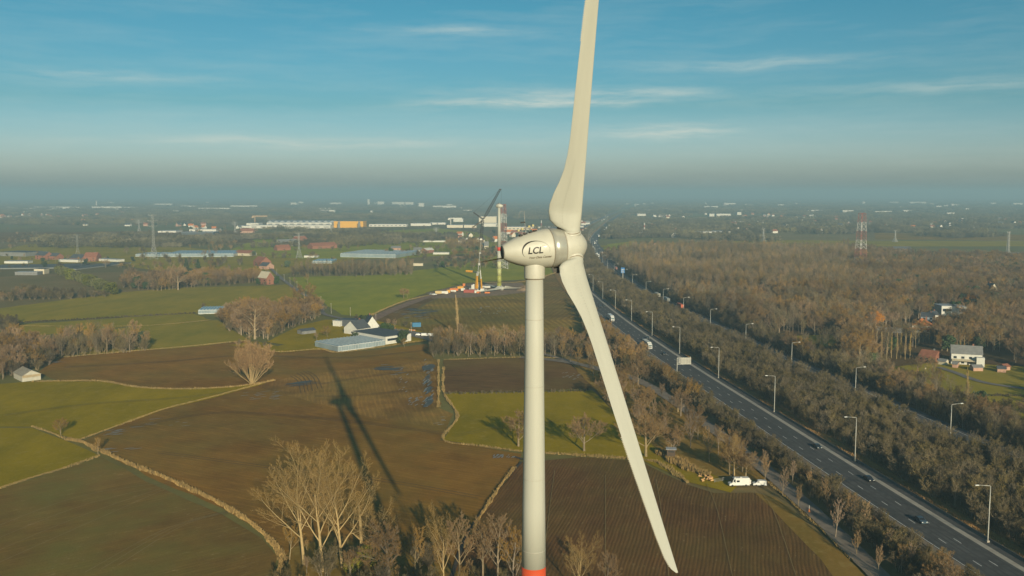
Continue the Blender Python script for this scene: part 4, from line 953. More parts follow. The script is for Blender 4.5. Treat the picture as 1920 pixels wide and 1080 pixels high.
def greenhouse(p0, p1, depth, h, n, label, across=True):
    q, L_, rz = foot(p0, p1, depth); t = thing('greenhouse', label, 'greenhouse', (q.x, q.y, 0), rz); rh = min(1.6, L_/n*.32)
    b = MB(); b.box((0,0,0), (L_, depth, h)); b.build('glass_wall', M_gh, t)
    b = MB(); f = MB()
    for i in range(n):
        x0 = -L_/2+L_*i/n; x1 = x0+L_/n; xm = (x0+x1)/2; y0, y1 = -depth/2, depth/2
        b.add([(x0,y0,h+.02),(xm,y0,h+rh),(x1,y0,h+.02),(x0,y1,h+.02),(xm,y1,h+rh),(x1,y1,h+.02)], [(0,1,4,3),(1,2,5,4),(0,2,1),(3,4,5)])
        f.box((x0,0,h), (.30,depth+.1,.14)); f.tube([(xm,y0,h+rh),(xm,y1,h+rh)], .09, 4); f.box((x0,-depth/2,0), (.14,.14,h)); f.box((xm,-depth/2,0), (.08,.1,h))
    f.box((0,-depth/2-.03,h-.1), (L_,.16,.3)); f.box((0,-depth/2-.03,0), (L_,.12,.45))
    b.build('glass_roof', M_gh, t, fixn=True); f.build('frame', M_ghf, t); return t
def hall(p0, p1, depth, h, wm, rm, label, name='hall', cat='building', grp=None, win=False, bands=0):
    q, L_, rz = foot(p0, p1, depth); t = thing(name, label, cat, (q.x, q.y, 0), rz, grp)
    b = MB(); b.box((0,0,0), (L_, depth, h)); b.build('wall', wm, t)
    b = MB(); b.box((0,0,h), (L_+.4, depth+.4, .35)); b.build('roof', rm, t)
    if win: b = MB(); b.box((-L_*.1,-depth/2-.02,h*.45), (L_*.65,.06,h*.28)); b.build('window_band', M_win, t)
    return t
# the farm in the middle
greenhouse((634,660), (722,648), 26, 3.2, 14, 'grey blue glass greenhouse attached to the farm hall in the middle distance')
h_ = hall((723,647), (771,640), 34, 5.2, M_wall, M_rd, 'white farm hall with dark flat roof and long window band', win=True)
q, L_, rz = foot((645,626), (668,629), 13); house(q, L_, 13, 4.2, 5, rz+pi/2, M_wall, M_rd, 'white gabled farmhouse with dark roof, left one of two beside the hall', wins=2)
q, L_, rz = foot((686,624), (711,623), 16); house(q, 16, L_, 4.6, 6.4, rz+pi/2, M_wall, M_rd, 'white gabled farmhouse with steep dark roof, right one behind the hall', wins=2)
hall((635,612), (664,613), 10, 4.6, M_rd, M_rd, 'dark flat roofed shed behind the left farmhouse'); hall((624,612), (638,613), 5, 4.2, M_wall, M_rl, 'small white annex at the left of the dark shed')
q, L_, rz = foot((566,628), (592,625), 6); house(q, L_, 6, 2.4, 1.2, rz, M_rg, M_rd, 'small dark garden shed on the lawn left of the farm', wins=0, chim=False, name='shed', cat='shed')
q, L_, rz = foot((41,717), (80,712), 16); t = house(q, 14, L_*.9, 3.0, 2.4, rz+pi/2, mat('barn_wall', (.50,.47,.38), .85), mat('barn_roof', (.30,.27,.21), .85, var=.2), 'old barn with grey brown roof and pale gable at the left field edge', wins=0, chim=False, name='barn', cat='barn')
b = MB(); b.box((-7.05,0,1.9), (.08,L_*.86,1.3), taper=1); b.build('timber_gable', mat('barn_boards', (.42,.33,.20), .9, var=.2), t)
greenhouse((372,589), (420,588), 22, 3, 8, 'small glass greenhouse with arched bays left of the round tree clump')
greenhouse((310,482), (438,481.5), 75, 4.5, 26, 'very long glass greenhouse right of the tall grey pylon')
greenhouse((254,481), (308,481.5), 45, 3, 12, 'low glass greenhouse left of the very long one')
greenhouse((638,482), (742,484), 90, 5, 20, 'pale glass greenhouse beyond the row of bare trees')
greenhouse((585,494), (622,494), 40, 3, 8, 'dull greenhouse at lower left of the pale one beyond the bare trees')
b = MB(); 
hall((-30,505), (142,503), 60, 1.2, mat('net_wall', (.22,.23,.22), .8), mat('dark_net', (.10,.11,.11), .8), 'wide dark netting roof over beds in the left distance', 'net_house', 'net house')
hall((143,506), (246,494), 25, 1.2, mat('net_wall', (.35,.36,.36), .8), mat('dark_net', (.13,.16,.18), .7), 'narrow dark netting roof right of the wide one', 'net_house', 'net house')
# villas at right
q, L_, rz = foot((1784,684), (1843,687), 11); t = house(q, 15.5, 9.5, 6.4, 3.9, radians(-21), M_wall, M_rg, 'white villa with grey gabled roof and awning in the garden at right', wins=4)
b = MB(); b.add([(-7.5,-4.8,3.3),(5.5,-4.8,3.3),(5.5,-7.6,2.6),(-7.5,-7.6,2.6),(-7.5,-4.8,3.4),(5.5,-4.8,3.4),(5.5,-7.6,2.7),(-7.5,-7.6,2.7)], [(0,1,2,3),(7,6,5,4),(2,6,7,3)]); b.build('awning', mat('awning_cream', (.62,.53,.35), .8), t)
b = MB(); b.box((6.6,-6.5,0), (4,4,5.2)); b.build('annex', M_wall, t)
gsh = 'garden sheds near the white villa'
for px0, py0, px1, py1, wm, rm, lb in ((1785,690,1794,691,M_pink,M_rg,'small pink brick shed at the left of the white villa'),(1825,697,1843,697,M_pink,M_rg,'small pale brick shed in front of the white villa'),(1870,699,1886,700,M_pink,M_rd,'dark roofed brick shed right of the white villa'),(1884,696,1894,695,M_pink,M_rr,'brick shed with reddish roof at the far right of the white villa'),(1758,684,1772,686,M_cream,M_rg,'pale shed behind bare trees left of the white villa')):
    q, L_, rz = foot((px0,py0), (px1,py1), 4); house(q, L_, 4, 2.3, 1.1, rz, wm, rm, lb, wins=0, chim=False, name='shed', cat='shed', grp=gsh)
q, L_, rz = foot((1722,676), (1752,680), 9); house(q, L_, 9, 3.0, 3.0, rz, M_brick, M_rr, 'low brick bungalow with red brown roof half hidden behind bare trees', wins=3)
q, L_, rz = foot((1710,623), (1746,625), 13); t = house(q, L_, 13, 5.0, 4.4, rz, M_wall, M_ro, 'villa with bright orange hipped roof among the trees', 'hip', 3)
b = MB(); b.add([(-L_/2-5,-9,2.6),(L_/2+4,-9,2.6),(L_/2+4,-6.6,3.4),(-L_/2-5,-6.6,3.4),(-L_/2-5,-9,2.4),(L_/2+4,-9,2.4)], [(0,1,2,3),(4,5,1,0)]); b.build('lower_roof', M_ro, t)
q, L_, rz = foot((1723,607), (1748,609), 12); house(q, L_, 12, 5.4, 2.6, rz+.2, mat('wall_blue_grey', (.30,.36,.40), .7), M_rd, 'blue grey house with dark roof behind the orange roofed villa', wins=2)
q, L_, rz = foot((1748,606), (1760,606), 10); house(q, L_, 10, 6.0, 2.4, rz, M_wall, M_rd, 'narrow white house right of the blue grey house', wins=2)
hall((1765,592), (1794,592), 14, 7.5, M_wall, M_rl, 'white flat roofed modern villa above the blue grey house', win=True); hall((1797,594), (1813,593), 12, 7.5, M_wall, M_rl, 'smaller white cubic villa right of the modern one', win=True)
hall((1640,621), (1690,625), 5, 2.6, M_rl, M_rl, 'long low pale pergola roof behind the slender poplars', 'shed', 'shed')
q, L_, rz = foot((1856,556), (1870,556), 10); house(q, 10, L_, 7, 5, rz+pi/2, M_cream, M_rd, 'cream gabled house alone in dark woods near the right edge', wins=2)
hall((1880,556), (1935,560), 10, 3.5, M_wall, M_rl, 'long pale low building cut by the right edge', win=True)
q, L_, rz = foot((1674,477), (1700,478), 14); house(q, L_+6, 14, 4.0, 8.5, rz+.5, M_pink, M_rd, 'big brick farmhouse with steep dark roof right of the banded tower', wins=3)
q, L_, rz = foot((1893,484), (1925,485), 18); house(q, L_, 18, 5, 3, rz, M_wall, M_rg, 'grey barn at the foot of the right hand pylon', wins=0, chim=False, name='barn', cat='barn')
q, L_, rz = foot((1222,466), (1231,466), 12); house(q, 12, L_+2, 5, 5, rz+pi/2+.3, M_pink, M_rr, 'small brick house by the meadow above the plantation', wins=1)
# left villages
for p0, p1, d, hw, hr, wm, rm, lb in (((66,486),(84,487),14,6,5,M_brick,M_rd,'brick house with dark roof, leftmost of the left village'),((84,486),(106,487),12,5,4,M_brick,M_rd,'long brick barn right of the leftmost brick house'),((130,489),(152,490),16,4,5,M_brick,M_rd,'dark roofed barn behind the white arched shed'),((157,490),(181,490),16,6,6,M_brick,M_rr,'red brick barn in the middle of the left village'),
    ((475,498),(490,500),14,6,6,M_brick,M_rr,'orange brick house with steep gable beyond the tree clump'),((486,504),(500,505),12,4,4,M_pink,M_rd,'lower brick house right of the orange one beyond the tree clump'),((484,532),(500,534),9,7,6,M_brick,M_cream,'tall brick house with pale gable beside the lane'),((440,479),(468,480),16,4,4,M_cream,M_rr,'cream farmhouse with red roof right of the very long greenhouse'),
    ((205,454),(228,454),18,4,5,M_pink,M_ro,'orange roofed farmhouse in the left distance'),((180,453),(201,454),14,5,3,M_wall,M_rd,'white and dark farmhouse left of the orange roofed one'),((733,472),(751,472),12,6,3,M_pink,M_rg,'pale brick house right of the pale greenhouse'),((775,475),(790,475),14,5,4,M_wall,M_rg,'white walled house with grey roof right of the pale brick house'),((800,475),(814,474),12,5,3,M_brick,M_wall,'small red and white house left of the crane'),
    ((560,460),(580,459),26,7,9,M_brick,M_rr,'large red roofed barn beside the thin pylon'),((525,462),(558,461),26,5,7,M_cream,M_rg,'large grey roofed barn left of the red roofed barn'),((586,467),(632,465),18,5,5,M_brick,M_rr,'long red brick farm range right of the red roofed barn'),((520,470),(545,469),14,4,5,M_brick,M_rr,'red roofed farmhouse in front of the large barns'),
    ((903,465),(908,465),10,5,4,M_wall,M_rg,'white house low behind the crane mast'),((940,472),(952,473),14,5,5,M_pink,M_rr,'brick house just right of the unfinished turbine'),((924,472),(934,472),12,4,5,M_cream,M_rr,'cream house left of the unfinished turbine'),((908,466),(916,466),12,5,7,M_cream,M_rg,'cream gabled house between crane and unfinished turbine'),((450,437),(475,437),16,5,6,M_pink,M_rr,'brick farm in front of the pale factory halls')):
    q, L_, rz = foot(p0, p1, d); house(q, L_, d, hw, hr, rz, wm, rm, lb, wins=2 if hw > 4 else 1)
for p0, p1, d, h, wm, rm, lb in (((8,494),(52,494),14,3,M_wall,M_rl,'low pale shed row at the left edge'),((110,491),(147,492),12,3.4,M_wall,M_rl,'white arched shed in the left village'),((180,489),(220,491),12,3,M_wall,M_rl,'low pale sheds right of the red brick barn'),((0,480),(48,481),35,6,M_rg,M_rd,'wide dark roofed barn at the left edge'),((28,516),(70,516),12,3.5,M_rg,M_rl,'grey flat roofed house above the evergreen hedge'),((64,514),(83,514),12,6,M_cream,M_rd,'cream house with dark roof above the evergreen hedge'),
    ((788,454),(835,454),10,3,M_wall,M_rg,'long white low building in the green meadow'),((865,450),(877,450),14,4,M_wall,M_rl,'small white hall left of the crane jib'),((775,498.5),(793,498.5),4,3,M_cream,M_cream,'pale low wall at the edge of the green meadow'),((570,483),(595,483),14,3,M_wall,M_rg,'low white shed left of the pale greenhouse'),((752,481),(770,479),20,4,M_cream,M_rl,'cream shed at the right end of the pale greenhouse'),((812,477),(842,477),16,3,M_wall,M_rg,'low grey building right of the small red and white house')):
    hall(p0, p1, d, h, wm, rm, lb)
# industry and town in the distance (surveyed left, right, foot row, height in rows)
M_yh = mat('yellow_hall', (.80,.42,.035), .7, var=.05)
hall((626,427), (681,427), 60, 18, M_yh, M_rg, 'bright yellow industrial hall in the distance'); o = bpy.data.objects['hall'] if 'hall' in bpy.data.objects else None
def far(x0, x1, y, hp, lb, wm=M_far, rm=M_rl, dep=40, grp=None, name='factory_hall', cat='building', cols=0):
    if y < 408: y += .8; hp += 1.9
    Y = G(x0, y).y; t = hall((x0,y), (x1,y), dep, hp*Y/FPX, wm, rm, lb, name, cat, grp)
    if cols:
        L_ = (G(x1,y)-G(x0,y)).length; 
        for i in range(cols): b = MB(); b.box((-L_/2+L_*(i+.5)/cols,-dep/2-.4,hp*Y/FPX*.25), (L_/cols*.55,.3,hp*Y/FPX*.35)); b.build('window_band', M_rg, t)
    return t
for x0, x1, lb in ((633,637,'left'),(671,675,'right')):
    p = G(x0, 427.6); 
    b = MB(); b.box((0,0,0), ((x1-x0)*p.y/FPX, 1.5, 18.2)); o = b.build('grey_pier', M_rg); o.location = (p.x+4, p.y-1, 0); yh = [q for q in bpy.data.objects if q.get('label', '').startswith('bright yellow')][0]
    o.location = yh.matrix_world.inverted() @ o.location if False else Vector((p.x+4-yh.location.x, p.y-1-yh.location.y, 0)); o.parent = yh
gi = 'pale industrial halls in the distance'
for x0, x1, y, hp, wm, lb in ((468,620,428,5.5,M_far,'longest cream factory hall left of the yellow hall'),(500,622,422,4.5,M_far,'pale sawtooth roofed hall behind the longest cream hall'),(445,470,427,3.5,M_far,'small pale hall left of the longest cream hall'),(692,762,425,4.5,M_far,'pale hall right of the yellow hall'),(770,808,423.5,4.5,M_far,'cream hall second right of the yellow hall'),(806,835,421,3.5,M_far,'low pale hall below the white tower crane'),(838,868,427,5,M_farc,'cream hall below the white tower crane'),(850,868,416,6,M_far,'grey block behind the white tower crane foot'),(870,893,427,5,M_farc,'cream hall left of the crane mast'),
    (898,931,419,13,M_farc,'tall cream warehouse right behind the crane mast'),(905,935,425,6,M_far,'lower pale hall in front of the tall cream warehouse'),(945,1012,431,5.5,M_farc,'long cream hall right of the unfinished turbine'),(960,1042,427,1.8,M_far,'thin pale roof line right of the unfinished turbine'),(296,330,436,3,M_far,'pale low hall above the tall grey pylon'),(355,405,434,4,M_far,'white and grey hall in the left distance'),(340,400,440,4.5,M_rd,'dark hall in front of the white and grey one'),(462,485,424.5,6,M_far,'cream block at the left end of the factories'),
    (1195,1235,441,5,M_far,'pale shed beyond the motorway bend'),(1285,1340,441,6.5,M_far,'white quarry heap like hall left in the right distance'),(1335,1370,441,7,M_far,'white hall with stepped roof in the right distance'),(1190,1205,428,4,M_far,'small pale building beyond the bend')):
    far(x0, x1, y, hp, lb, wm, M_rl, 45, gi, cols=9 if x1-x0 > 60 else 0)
b = MB()
q, L_, rz = foot((500,419), (622,419), 60)
b = MB(); n = 11
for i in range(n):
    x0 = -L_/2+L_*i/n; x1 = x0+L_/n; b.add([(x0,-30,0),((x0+x1)/2,-30,6),(x1,-30,0),(x0,30,0),((x0+x1)/2,30,6),(x1,30,0)], [(0,1,4,3),(1,2,5,4),(0,2,1)])
t = [o for o in bpy.data.objects if o.get('label', '').startswith('pale sawtooth')][0]
o = b.build('sawtooth_roof', M_rl, t, fixn=True); o.location = (0, 30, 4.5*G(500,422).y/FPX)
def tower_crane(px, py, hp, jl, lb, m):
    p = G(px, py); k = p.y/FPX; t = thing('tower_crane', lb, 'crane', p); b = MB(); b.tube([(0,0,0),(0,0,hp*k)], 1.6, 4); b.build('mast', m, t); b = MB(); b.box((jl*.35*k,0,hp*k-2), (jl*k,2,3)); b.build('jib', m, t); b = MB(); b.box((-jl*.13*k,0,hp*k-6), (6,3,5)); b.build('counterweight', m, t)
tower_crane(845,421,12,25,'white tower crane above the distant factory halls',M_far); tower_crane(478,421,16,28,'orange tower crane above the left factory hall',mat('crane_tan', (.5,.33,.18), .6))
gt = 'pale buildings of the far town under the haze'
for x0, x1, y, hp, lb in ((65,150,391,2.2,'long pale building strip of the far town at left'),(172,228,392.5,4,'pale works with chimney in the far left town'),(232,255,391.5,2,'faint pale block right of the works with chimney'),(290,322,386,3,'bright pale strip in the far town above the tall pylon'),(340,366,389,2.2,'pale strip right of the tall pylon top'),(372,430,394,3,'long pale strip in the far town above the meadow'),(432,482,389.5,3,'pale block row at the left of the far town centre'),(545,556,386,5,'small far block left above the yellow hall'),(620,640,384,3,'faint far block above the yellow hall'),
    (689,693,385,10,'slim tower block of the far town'),(708,720,385,6,'broad tower block right of the slim one'),(735,758,385,5,'pale flats right of the broad tower block'),(760,775,385,5,'second pale flats right of the broad tower block'),(785,795,390,8,'pale block high above the meadow house'),(812,855,391,4,'long pale block in the far town left of the jib'),(1195,1211,404,2,'pale shed strip past the motorway end'),(1225,1250,406,2,'grey strip far beyond the bend'),(1208,1230,420.5,3,'white strip below the far grey one'),(1262,1280,420,3,'white block in the middle right distance'),(1330,1345,405,3,'pale block above the pylon at right'),(1343,1370,407,5,'pale stepped building in the right distance'),(1382,1390,402,3,'tiny pale block farther right'),(1378,1395,420,5,'white villa like block among distant trees'),
    (1504,1520,411,4,'bright white block left of the banded tower'),(1580,1600,399.5,4,'long pale block just left of the banded tower top'),(1640,1672,400,3,'pale strip right of the banded tower top'),(1662,1675,417,4,'white block right of the banded tower'),(1775,1790,403,3,'pale block near the right end of the far town'),(1800,1822,412,3,'long pale strip in the far right'),(1828,1836,420,4,'bright white house block at far right'),(1755,1765,391,4,'faint far block on the right horizon')):
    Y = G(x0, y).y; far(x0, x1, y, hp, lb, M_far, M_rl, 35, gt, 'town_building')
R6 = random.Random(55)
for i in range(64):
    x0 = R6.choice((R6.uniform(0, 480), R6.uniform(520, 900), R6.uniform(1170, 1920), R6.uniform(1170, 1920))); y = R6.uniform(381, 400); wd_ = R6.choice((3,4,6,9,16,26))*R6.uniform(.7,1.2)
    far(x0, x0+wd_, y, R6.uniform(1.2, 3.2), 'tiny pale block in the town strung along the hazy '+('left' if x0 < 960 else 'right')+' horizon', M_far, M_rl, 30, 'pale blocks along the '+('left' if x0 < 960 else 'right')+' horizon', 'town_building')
p = G(181,390); t = thing('chimney', 'white factory chimney in the far left town', 'chimney', p); MB().lathe([(0,4),(50,3)], 12).build('stack', M_far, t)
# scattered far houses
R5 = random.Random(21); clusters = [((0,110),(399,412),34,'left'),((120,330),(400,424),16,'left'),((330,470),(417,432),10,'left'),((1190,1300),(420,446),12,'right'),((1370,1560),(396,438),46,'right'),((1560,1720),(400,432),26,'right'),((1740,1920),(402,430),44,'right'),((1240,1400),(392,412),14,'right'),((955,1010),(437,446),12,'mid'),((1075,1110),(413,440),12,'mid'),((860,935),(440,460),8,'mid')]
for (xa, xb), (ya, yb), n, sd_ in clusters:
    lb = {'left': 'tiny pale house in the left distance', 'right': 'tiny pale house in the right distance', 'mid': 'tiny pale house behind the turbine nacelle'}[sd_]
    proto = None
    for i in range(n):
        q = G(R5.uniform(xa, xb), R5.uniform(ya, yb)); w_ = R5.uniform(9, 17); wm = R5.choice([M_far, M_far, M_farc, M_pink]); rm = R5.choice([M_rr, M_rd, M_rg, M_ro, M_rr])
        wn_ = {'distant_wall': 'white walled', 'distant_cream_wall': 'cream walled', 'wall_pale_brick': 'pale brick'}[wm.name]+' house with '+{'roof_red': 'red', 'roof_dark': 'dark', 'roof_grey': 'grey', 'roof_orange': 'orange'}[rm.name]+' roof'
        lb2 = lb.replace('pale house', wn_)
        house(q, w_, R5.uniform(8, 11), R5.uniform(3.5, 6.5), R5.uniform(3, 5), R5.uniform(-.6, .6)+(pi/2 if R5.random() < .5 else 0), wm, rm, lb2, wins=0, chim=False, grp='scattered houses in the '+sd_+' distance')
# telegraph posts by the lane
for i, (px, py, hp) in enumerate(((533,528,14),(544,535,16),(557,541,14),(602,573,18),(621,588,20),(657,592,16),(705,608,20),(771,624,20),(519,516,12))):
    p = G(px, py); t = thing('telegraph_post', ('nearest' if i == 7 else ORD[[7,6,5,4,3,2,1,0,8][i]+0] or 'nearest')+' grey telegraph post counted along the lane from the farm yard', 'post', p); k = p.y/FPX
    b = MB(); b.tube([(0,0,0),(0,0,hp*k)], [.16,.11], 6); b.build('pole', M_conc, t); b = MB(); b.box((0,0,hp*k-.5), (1.2,.12,.12)); b.build('crossbar', M_conc, t)

# ------------------------------------------------------------------ trees
M_bark = mat('bark', (.27,.205,.125), .9, var=.25, scale=1.2, rnd=.18); M_barkp = mat('pale_bark', (.43,.31,.14), .9, var=.2, scale=.8)
M_twig = mat('twigs', (.30,.175,.062), .95, var=.2, scale=.8, rnd=.28); M_twigd = mat('scrub_twigs', (.145,.112,.052), .95, var=.25, scale=.3, rnd=.30)
M_twigp = mat('poplar_twigs', (.35,.215,.06), .95, var=.15, scale=.4); M_twigo = mat('willow_twigs', (.60,.25,.05), .95, var=.15, rnd=.1); M_ever = mat('evergreen_leaves', (.055,.085,.030), .9, var=.4, scale=.8, rnd=.3)
M_hedge = mat('hedge_leaves', (.15,.15,.035), .9, var=.3, scale=.8, rnd=.2); M_ivy = mat('ivy', (.22,.21,.02), .9, var=.3, scale=1); M_farw = mat('distant_wood_twigs', (.17,.14,.075), .95, var=.3, scale=.05, rnd=.4)
def grow(seed, h, P):
    """bare tree; returns (limb mesh data, twig mesh data)"""
    R = random.Random(seed); lim = MB(); tw = MB()
    def ribbon_(a, d, L_, w_):
        s = d.cross(Vector((R.uniform(-1,1), R.uniform(-1,1), R.uniform(-1,1)))).normalized()*w_/2
        m_ = a+d*L_*.5+Vector((R.uniform(-1,1), R.uniform(-1,1), R.uniform(-1,1)))*L_*.07; e = a+d*L_+Vector((0,0,P.get('droop', 0)*L_))
        tw.add([a-s, a+s, m_+s*.8, m_-s*.8, e+s*.3, e-s*.3], [(0,1,2,3),(3,2,4,5)])
    def rec(a, d, L_, r, lv):
        if lv >= P['twl']:
            ribbon_(a, d, L_, P['tww']*(1 if lv == P['twl'] else .8))
            if lv >= P['lv']: return
            for i in range(P['n'][lv]):
                t = R.uniform(.25, 1); q = d.cross(Vector((R.uniform(-1,1),R.uniform(-1,1),R.uniform(-1,1)))).normalized()
                an = P['ang'][lv]*R.uniform(.6, 1.3); dd = (d*cos(an)+q*sin(an)+Vector((0,0,P['up']))).normalized(); rec(a+d*L_*t, dd, L_*P['ra'][lv]*R.uniform(.7,1.2), 0, lv+1)
            return
        k = P['seg'][lv]; pts = [a]; rr = [r]; dirs = [d]; c = a
        for i in range(k):
            d = (d+Vector((R.uniform(-1,1), R.uniform(-1,1), R.uniform(-.6,.8)))*P['wig'][lv]+Vector((0,0,P['up']*.4 if lv else 0))).normalized()
            c = c+d*L_/k; pts.append(c); rr.append(max(.018, r*(1-(i+1)/k*P['tap'][lv]))); dirs.append(d)
        lim.tube(pts, rr, P['sd'][lv], False)
        n = P['n'][lv]; t0 = P['t0'][lv]; ph = R.uniform(0, 6.28)
        for i in range(n):
            t = t0+(1-t0)*(i+R.uniform(.2,.9))/n; f = t*k; j = min(k-1, int(f)); p0 = pts[j].lerp(pts[j+1], f-j); dj = dirs[j+1]
            u_ = dj.cross(Vector((0,0,1)) if abs(dj.z) < .98 else Vector((1,0,0))).normalized(); v_ = dj.cross(u_); ph += 2.4+R.uniform(-.4,.4)
            an = P['ang'][lv]*R.uniform(.75, 1.25); q = u_*cos(ph)+v_*sin(ph)
            if t > .85 and lv: an *= .6
            dd = (dj*cos(an)+q*sin(an)+Vector((0,0,P['up']))).normalized()
            sh = P.get('shape', lambda t: 1-.55*(t-t0)/(1-t0+1e-6))(t) if lv == 0 else 1-.45*t
            rec(p0, dd, L_*P['ra'][lv]*sh*R.uniform(.8,1.2), max(.02, rr[j+1]*P['rr'][lv]), lv+1)
    for s in range(P.get('stems', 1)):
        if P.get('stems', 1) > 1:
            an = R.uniform(0, 6.28); tl = R.uniform(.05, P['spread']); d = Vector((cos(an)*tl, sin(an)*tl, 1)).normalized(); a = Vector((cos(an)*.25, sin(an)*.25, 0)); rec(a, d, h*R.uniform(.6, .85), P['r']*R.uniform(.6,1), 0)
        else: rec(Vector((0,0,-.1)), Vector((0,0,1)), h*P['h0'], P['r'], 0)
    # normalise height
    zs = [v[2] for v in tw.v]; zs.sort(); top_ = zs[int(len(zs)*.985)]; s = h/top_
    for m_ in (lim, tw): m_.v = [(x*s, y*s, z*s) for x, y, z in m_.v]
    return lim, tw
PB = dict(h0=.80, r=.38, lv=5, twl=4, tww=.05, up=.10, seg=[7,5,4,3], wig=[.05,.11,.15,.2], tap=[.72,.8,.8,.8], sd=[7,5,4,3], n=[9,7,7,6,4,0], t0=[.34,.25,.2,.2], ang=[.75,.65,.65,.6,.6], ra=[.52,.50,.50,.55,.6], rr=[.55,.5,.5,.5])
KIND = {}
def kind(key, seeds, h, P, lm, tm):
    KIND[key] = []
    for s in seeds:
        l, t_ = grow(s, h, P); lo = l.mesh('trunk', lm, True); to = t_.mesh('crown', tm)
        j = MB(); j.add(l.v, l.f); j.k = 1; j.add(t_.v, t_.f); jo = j.mesh('tree', [lm, tm]); KIND[key].append((lo, to, jo, h))
big = dict(PB, r=.52, h0=.80, rr=[.62,.55,.5,.5], n=[9,8,8,7,6,0], t0=[.24,.22,.15,.2], ang=[.62,.60,.70,.7,.6], ra=[.80,.50,.44,.46,.6], up=.07, tww=.024, wig=[.05,.09,.14,.2], shape=lambda t: 1.0-.2*t)
kind('big', (1,2,3,4), 30, big, M_barkp, M_twigp)
oak = dict(PB, h0=.62, r=.30, n=[10,8,8,6,5,0], t0=[.22,.2,.2,.2], ang=[.95,.7,.7,.7,.6], ra=[.75,.5,.5,.55,.6], up=.08, tww=.036)
kind('oak', (11,12,13), 12, oak, M_bark, M_twig)
kind('med', (21,22,23), 13, dict(PB, n=[10,7,6,5,3,0], r=.24, tww=.055, ang=[.62,.6,.6,.6,.6]), M_bark, M_twig)
kind('young', (31,32,33), 8, dict(PB, h0=.8, r=.12, n=[13,7,6,4,0,0], lv=4, t0=[.2,.15,.2,.2], ang=[.55,.5,.5,.6,.6], ra=[.48,.45,.5,.5,.6], up=.18, tww=.035), M_bark, mat('young_twigs', (.50,.27,.11), .95, var=.2, rnd=.15))
kind('forest', (41,42,43,44), 18, dict(PB, h0=.95, r=.20, seg=[6,3,2,2], sd=[4,3,3,3], n=[15,7,6,4,0,0], lv=4, twl=3, t0=[.36,.2,.2], ang=[.80,.65,.7,.6], ra=[.33,.5,.5,.6], up=.14, tww=.062, shape=lambda t: 1-.35*abs(t-.6)), mat('forest_bark', (.30,.235,.15), .9, var=.2, rnd=.25), mat('forest_twigs', (.185,.140,.068), .95, var=.2, scale=.3, rnd=.28))
kind('plant', (51,52,53), 18, dict(PB, h0=.97, r=.17, seg=[5,3,2,2], sd=[4,3,3,3], n=[17,7,5,3,0,0], lv=4, twl=3, t0=[.45,.2,.2], ang=[.62,.55,.6,.6], ra=[.25,.5,.5,.6], up=.2, tww=.07, shape=lambda t: 1-.3*abs(t-.7)), mat('forest_bark', (.48,.37,.24)), mat('plantation_twigs', (.30,.19,.080), .95, var=.15, scale=.3, rnd=.15))
kind('scrub', (61,62,63,64), 6.5, dict(PB, stems=6, spread=.55, r=.09, seg=[4,3,2,2], sd=[4,3,3,3], n=[8,6,4,3,0,0], lv=4, twl=2, t0=[.15,.2,.2], ang=[.6,.55,.6,.6], ra=[.42,.6,.6,.6], up=.15, tww=.06), M_bark, M_twigd)
kind('column', (71,72), 14, dict(PB, h0=.98, r=.18, seg=[6,3,2,2], sd=[5,3,3,3], n=[34,5,4,3,0,0], lv=4, twl=2, t0=[.12,.2,.2], ang=[.28,.25,.4,.6], ra=[.20,.6,.6,.6], up=.5, tww=.06), M_barkp, mat('column_twigs', (.50,.36,.17), .95, var=.15, rnd=.12))
kind('pollard', (81,), 10, dict(PB, stems=26, spread=1.15, r=.11, seg=[5,3,2,2], sd=[5,3,3,3], n=[9,6,4,3,0,0], lv=4, twl=2, t0=[.3,.2,.2], ang=[.4,.45,.5,.6], ra=[.45,.5,.6,.6], up=.24, tww=.04, wig=[.06,.08,.1,.1]), M_barkp, M_twig)
kind('willow', (91,), 11, dict(oak, tww=.07, up=.02, droop=-.25), M_bark, M_twigo)
def leafy(key, seeds, h, m, rx, shape, nq, q=.5):
    KIND[key] = []
    for s in seeds:
        R = random.Random(s); l = MB(); l.tube([(0,0,0),(0,0,h*.8)], [.25,.05], 6, False); t_ = MB()
        lobes = [(R.uniform(-.45,.45)*rx, R.uniform(-.45,.45)*rx, R.uniform(.25,.85)*h, R.uniform(.3,.55)*rx) for _ in range(9)]
        for i in range(nq):
            if shape == 'cone': z = R.random()**1.3; rr = rx*(1-z)**.8*R.uniform(.65,1.1)*(1+.25*sin(z*40)); a = R.uniform(0,6.28); c = Vector((rr*cos(a), rr*sin(a), h*(.06+.94*z)))
            else:
                L_ = R.choice(lobes); d = Vector((R.gauss(0,1), R.gauss(0,1), R.gauss(0,1))).normalized(); c = Vector((L_[0], L_[1], L_[2]))+d*L_[3]*R.uniform(.7,1.1); c.z = max(.1, min(h, c.z))
            n_ = Vector((R.uniform(-1,1), R.uniform(-1,1), R.uniform(-.3,1))).normalized(); u_ = n_.cross(Vector((.3,.2,1))).normalized()*q*R.uniform(.5,1.1); v_ = n_.cross(u_).normalized()*q*R.uniform(.4,.9)
            t_.add([c-u_, c+v_*.7, c+u_, c-v_], [(0,1,2,3)])
        j = MB(); j.add(l.v, l.f); j.k = 1; j.add(t_.v, t_.f); KIND[key].append((l.mesh('trunk', M_bark), t_.mesh('crown', m), j.mesh('tree', [M_bark, m]), h))
leafy('fir', (101,102), 13, M_ever, 3.0, 'cone', 1600, .55); leafy('ever', (103,104), 8, M_ever, 4.0, 'lobe', 1500, .55); leafy('hedge', (105,106), 6, M_hedge, 4.2, 'lobe', 1500, .5); leafy('ivy', (107,), 5, M_ivy, 2.6, 'lobe', 900, .28)
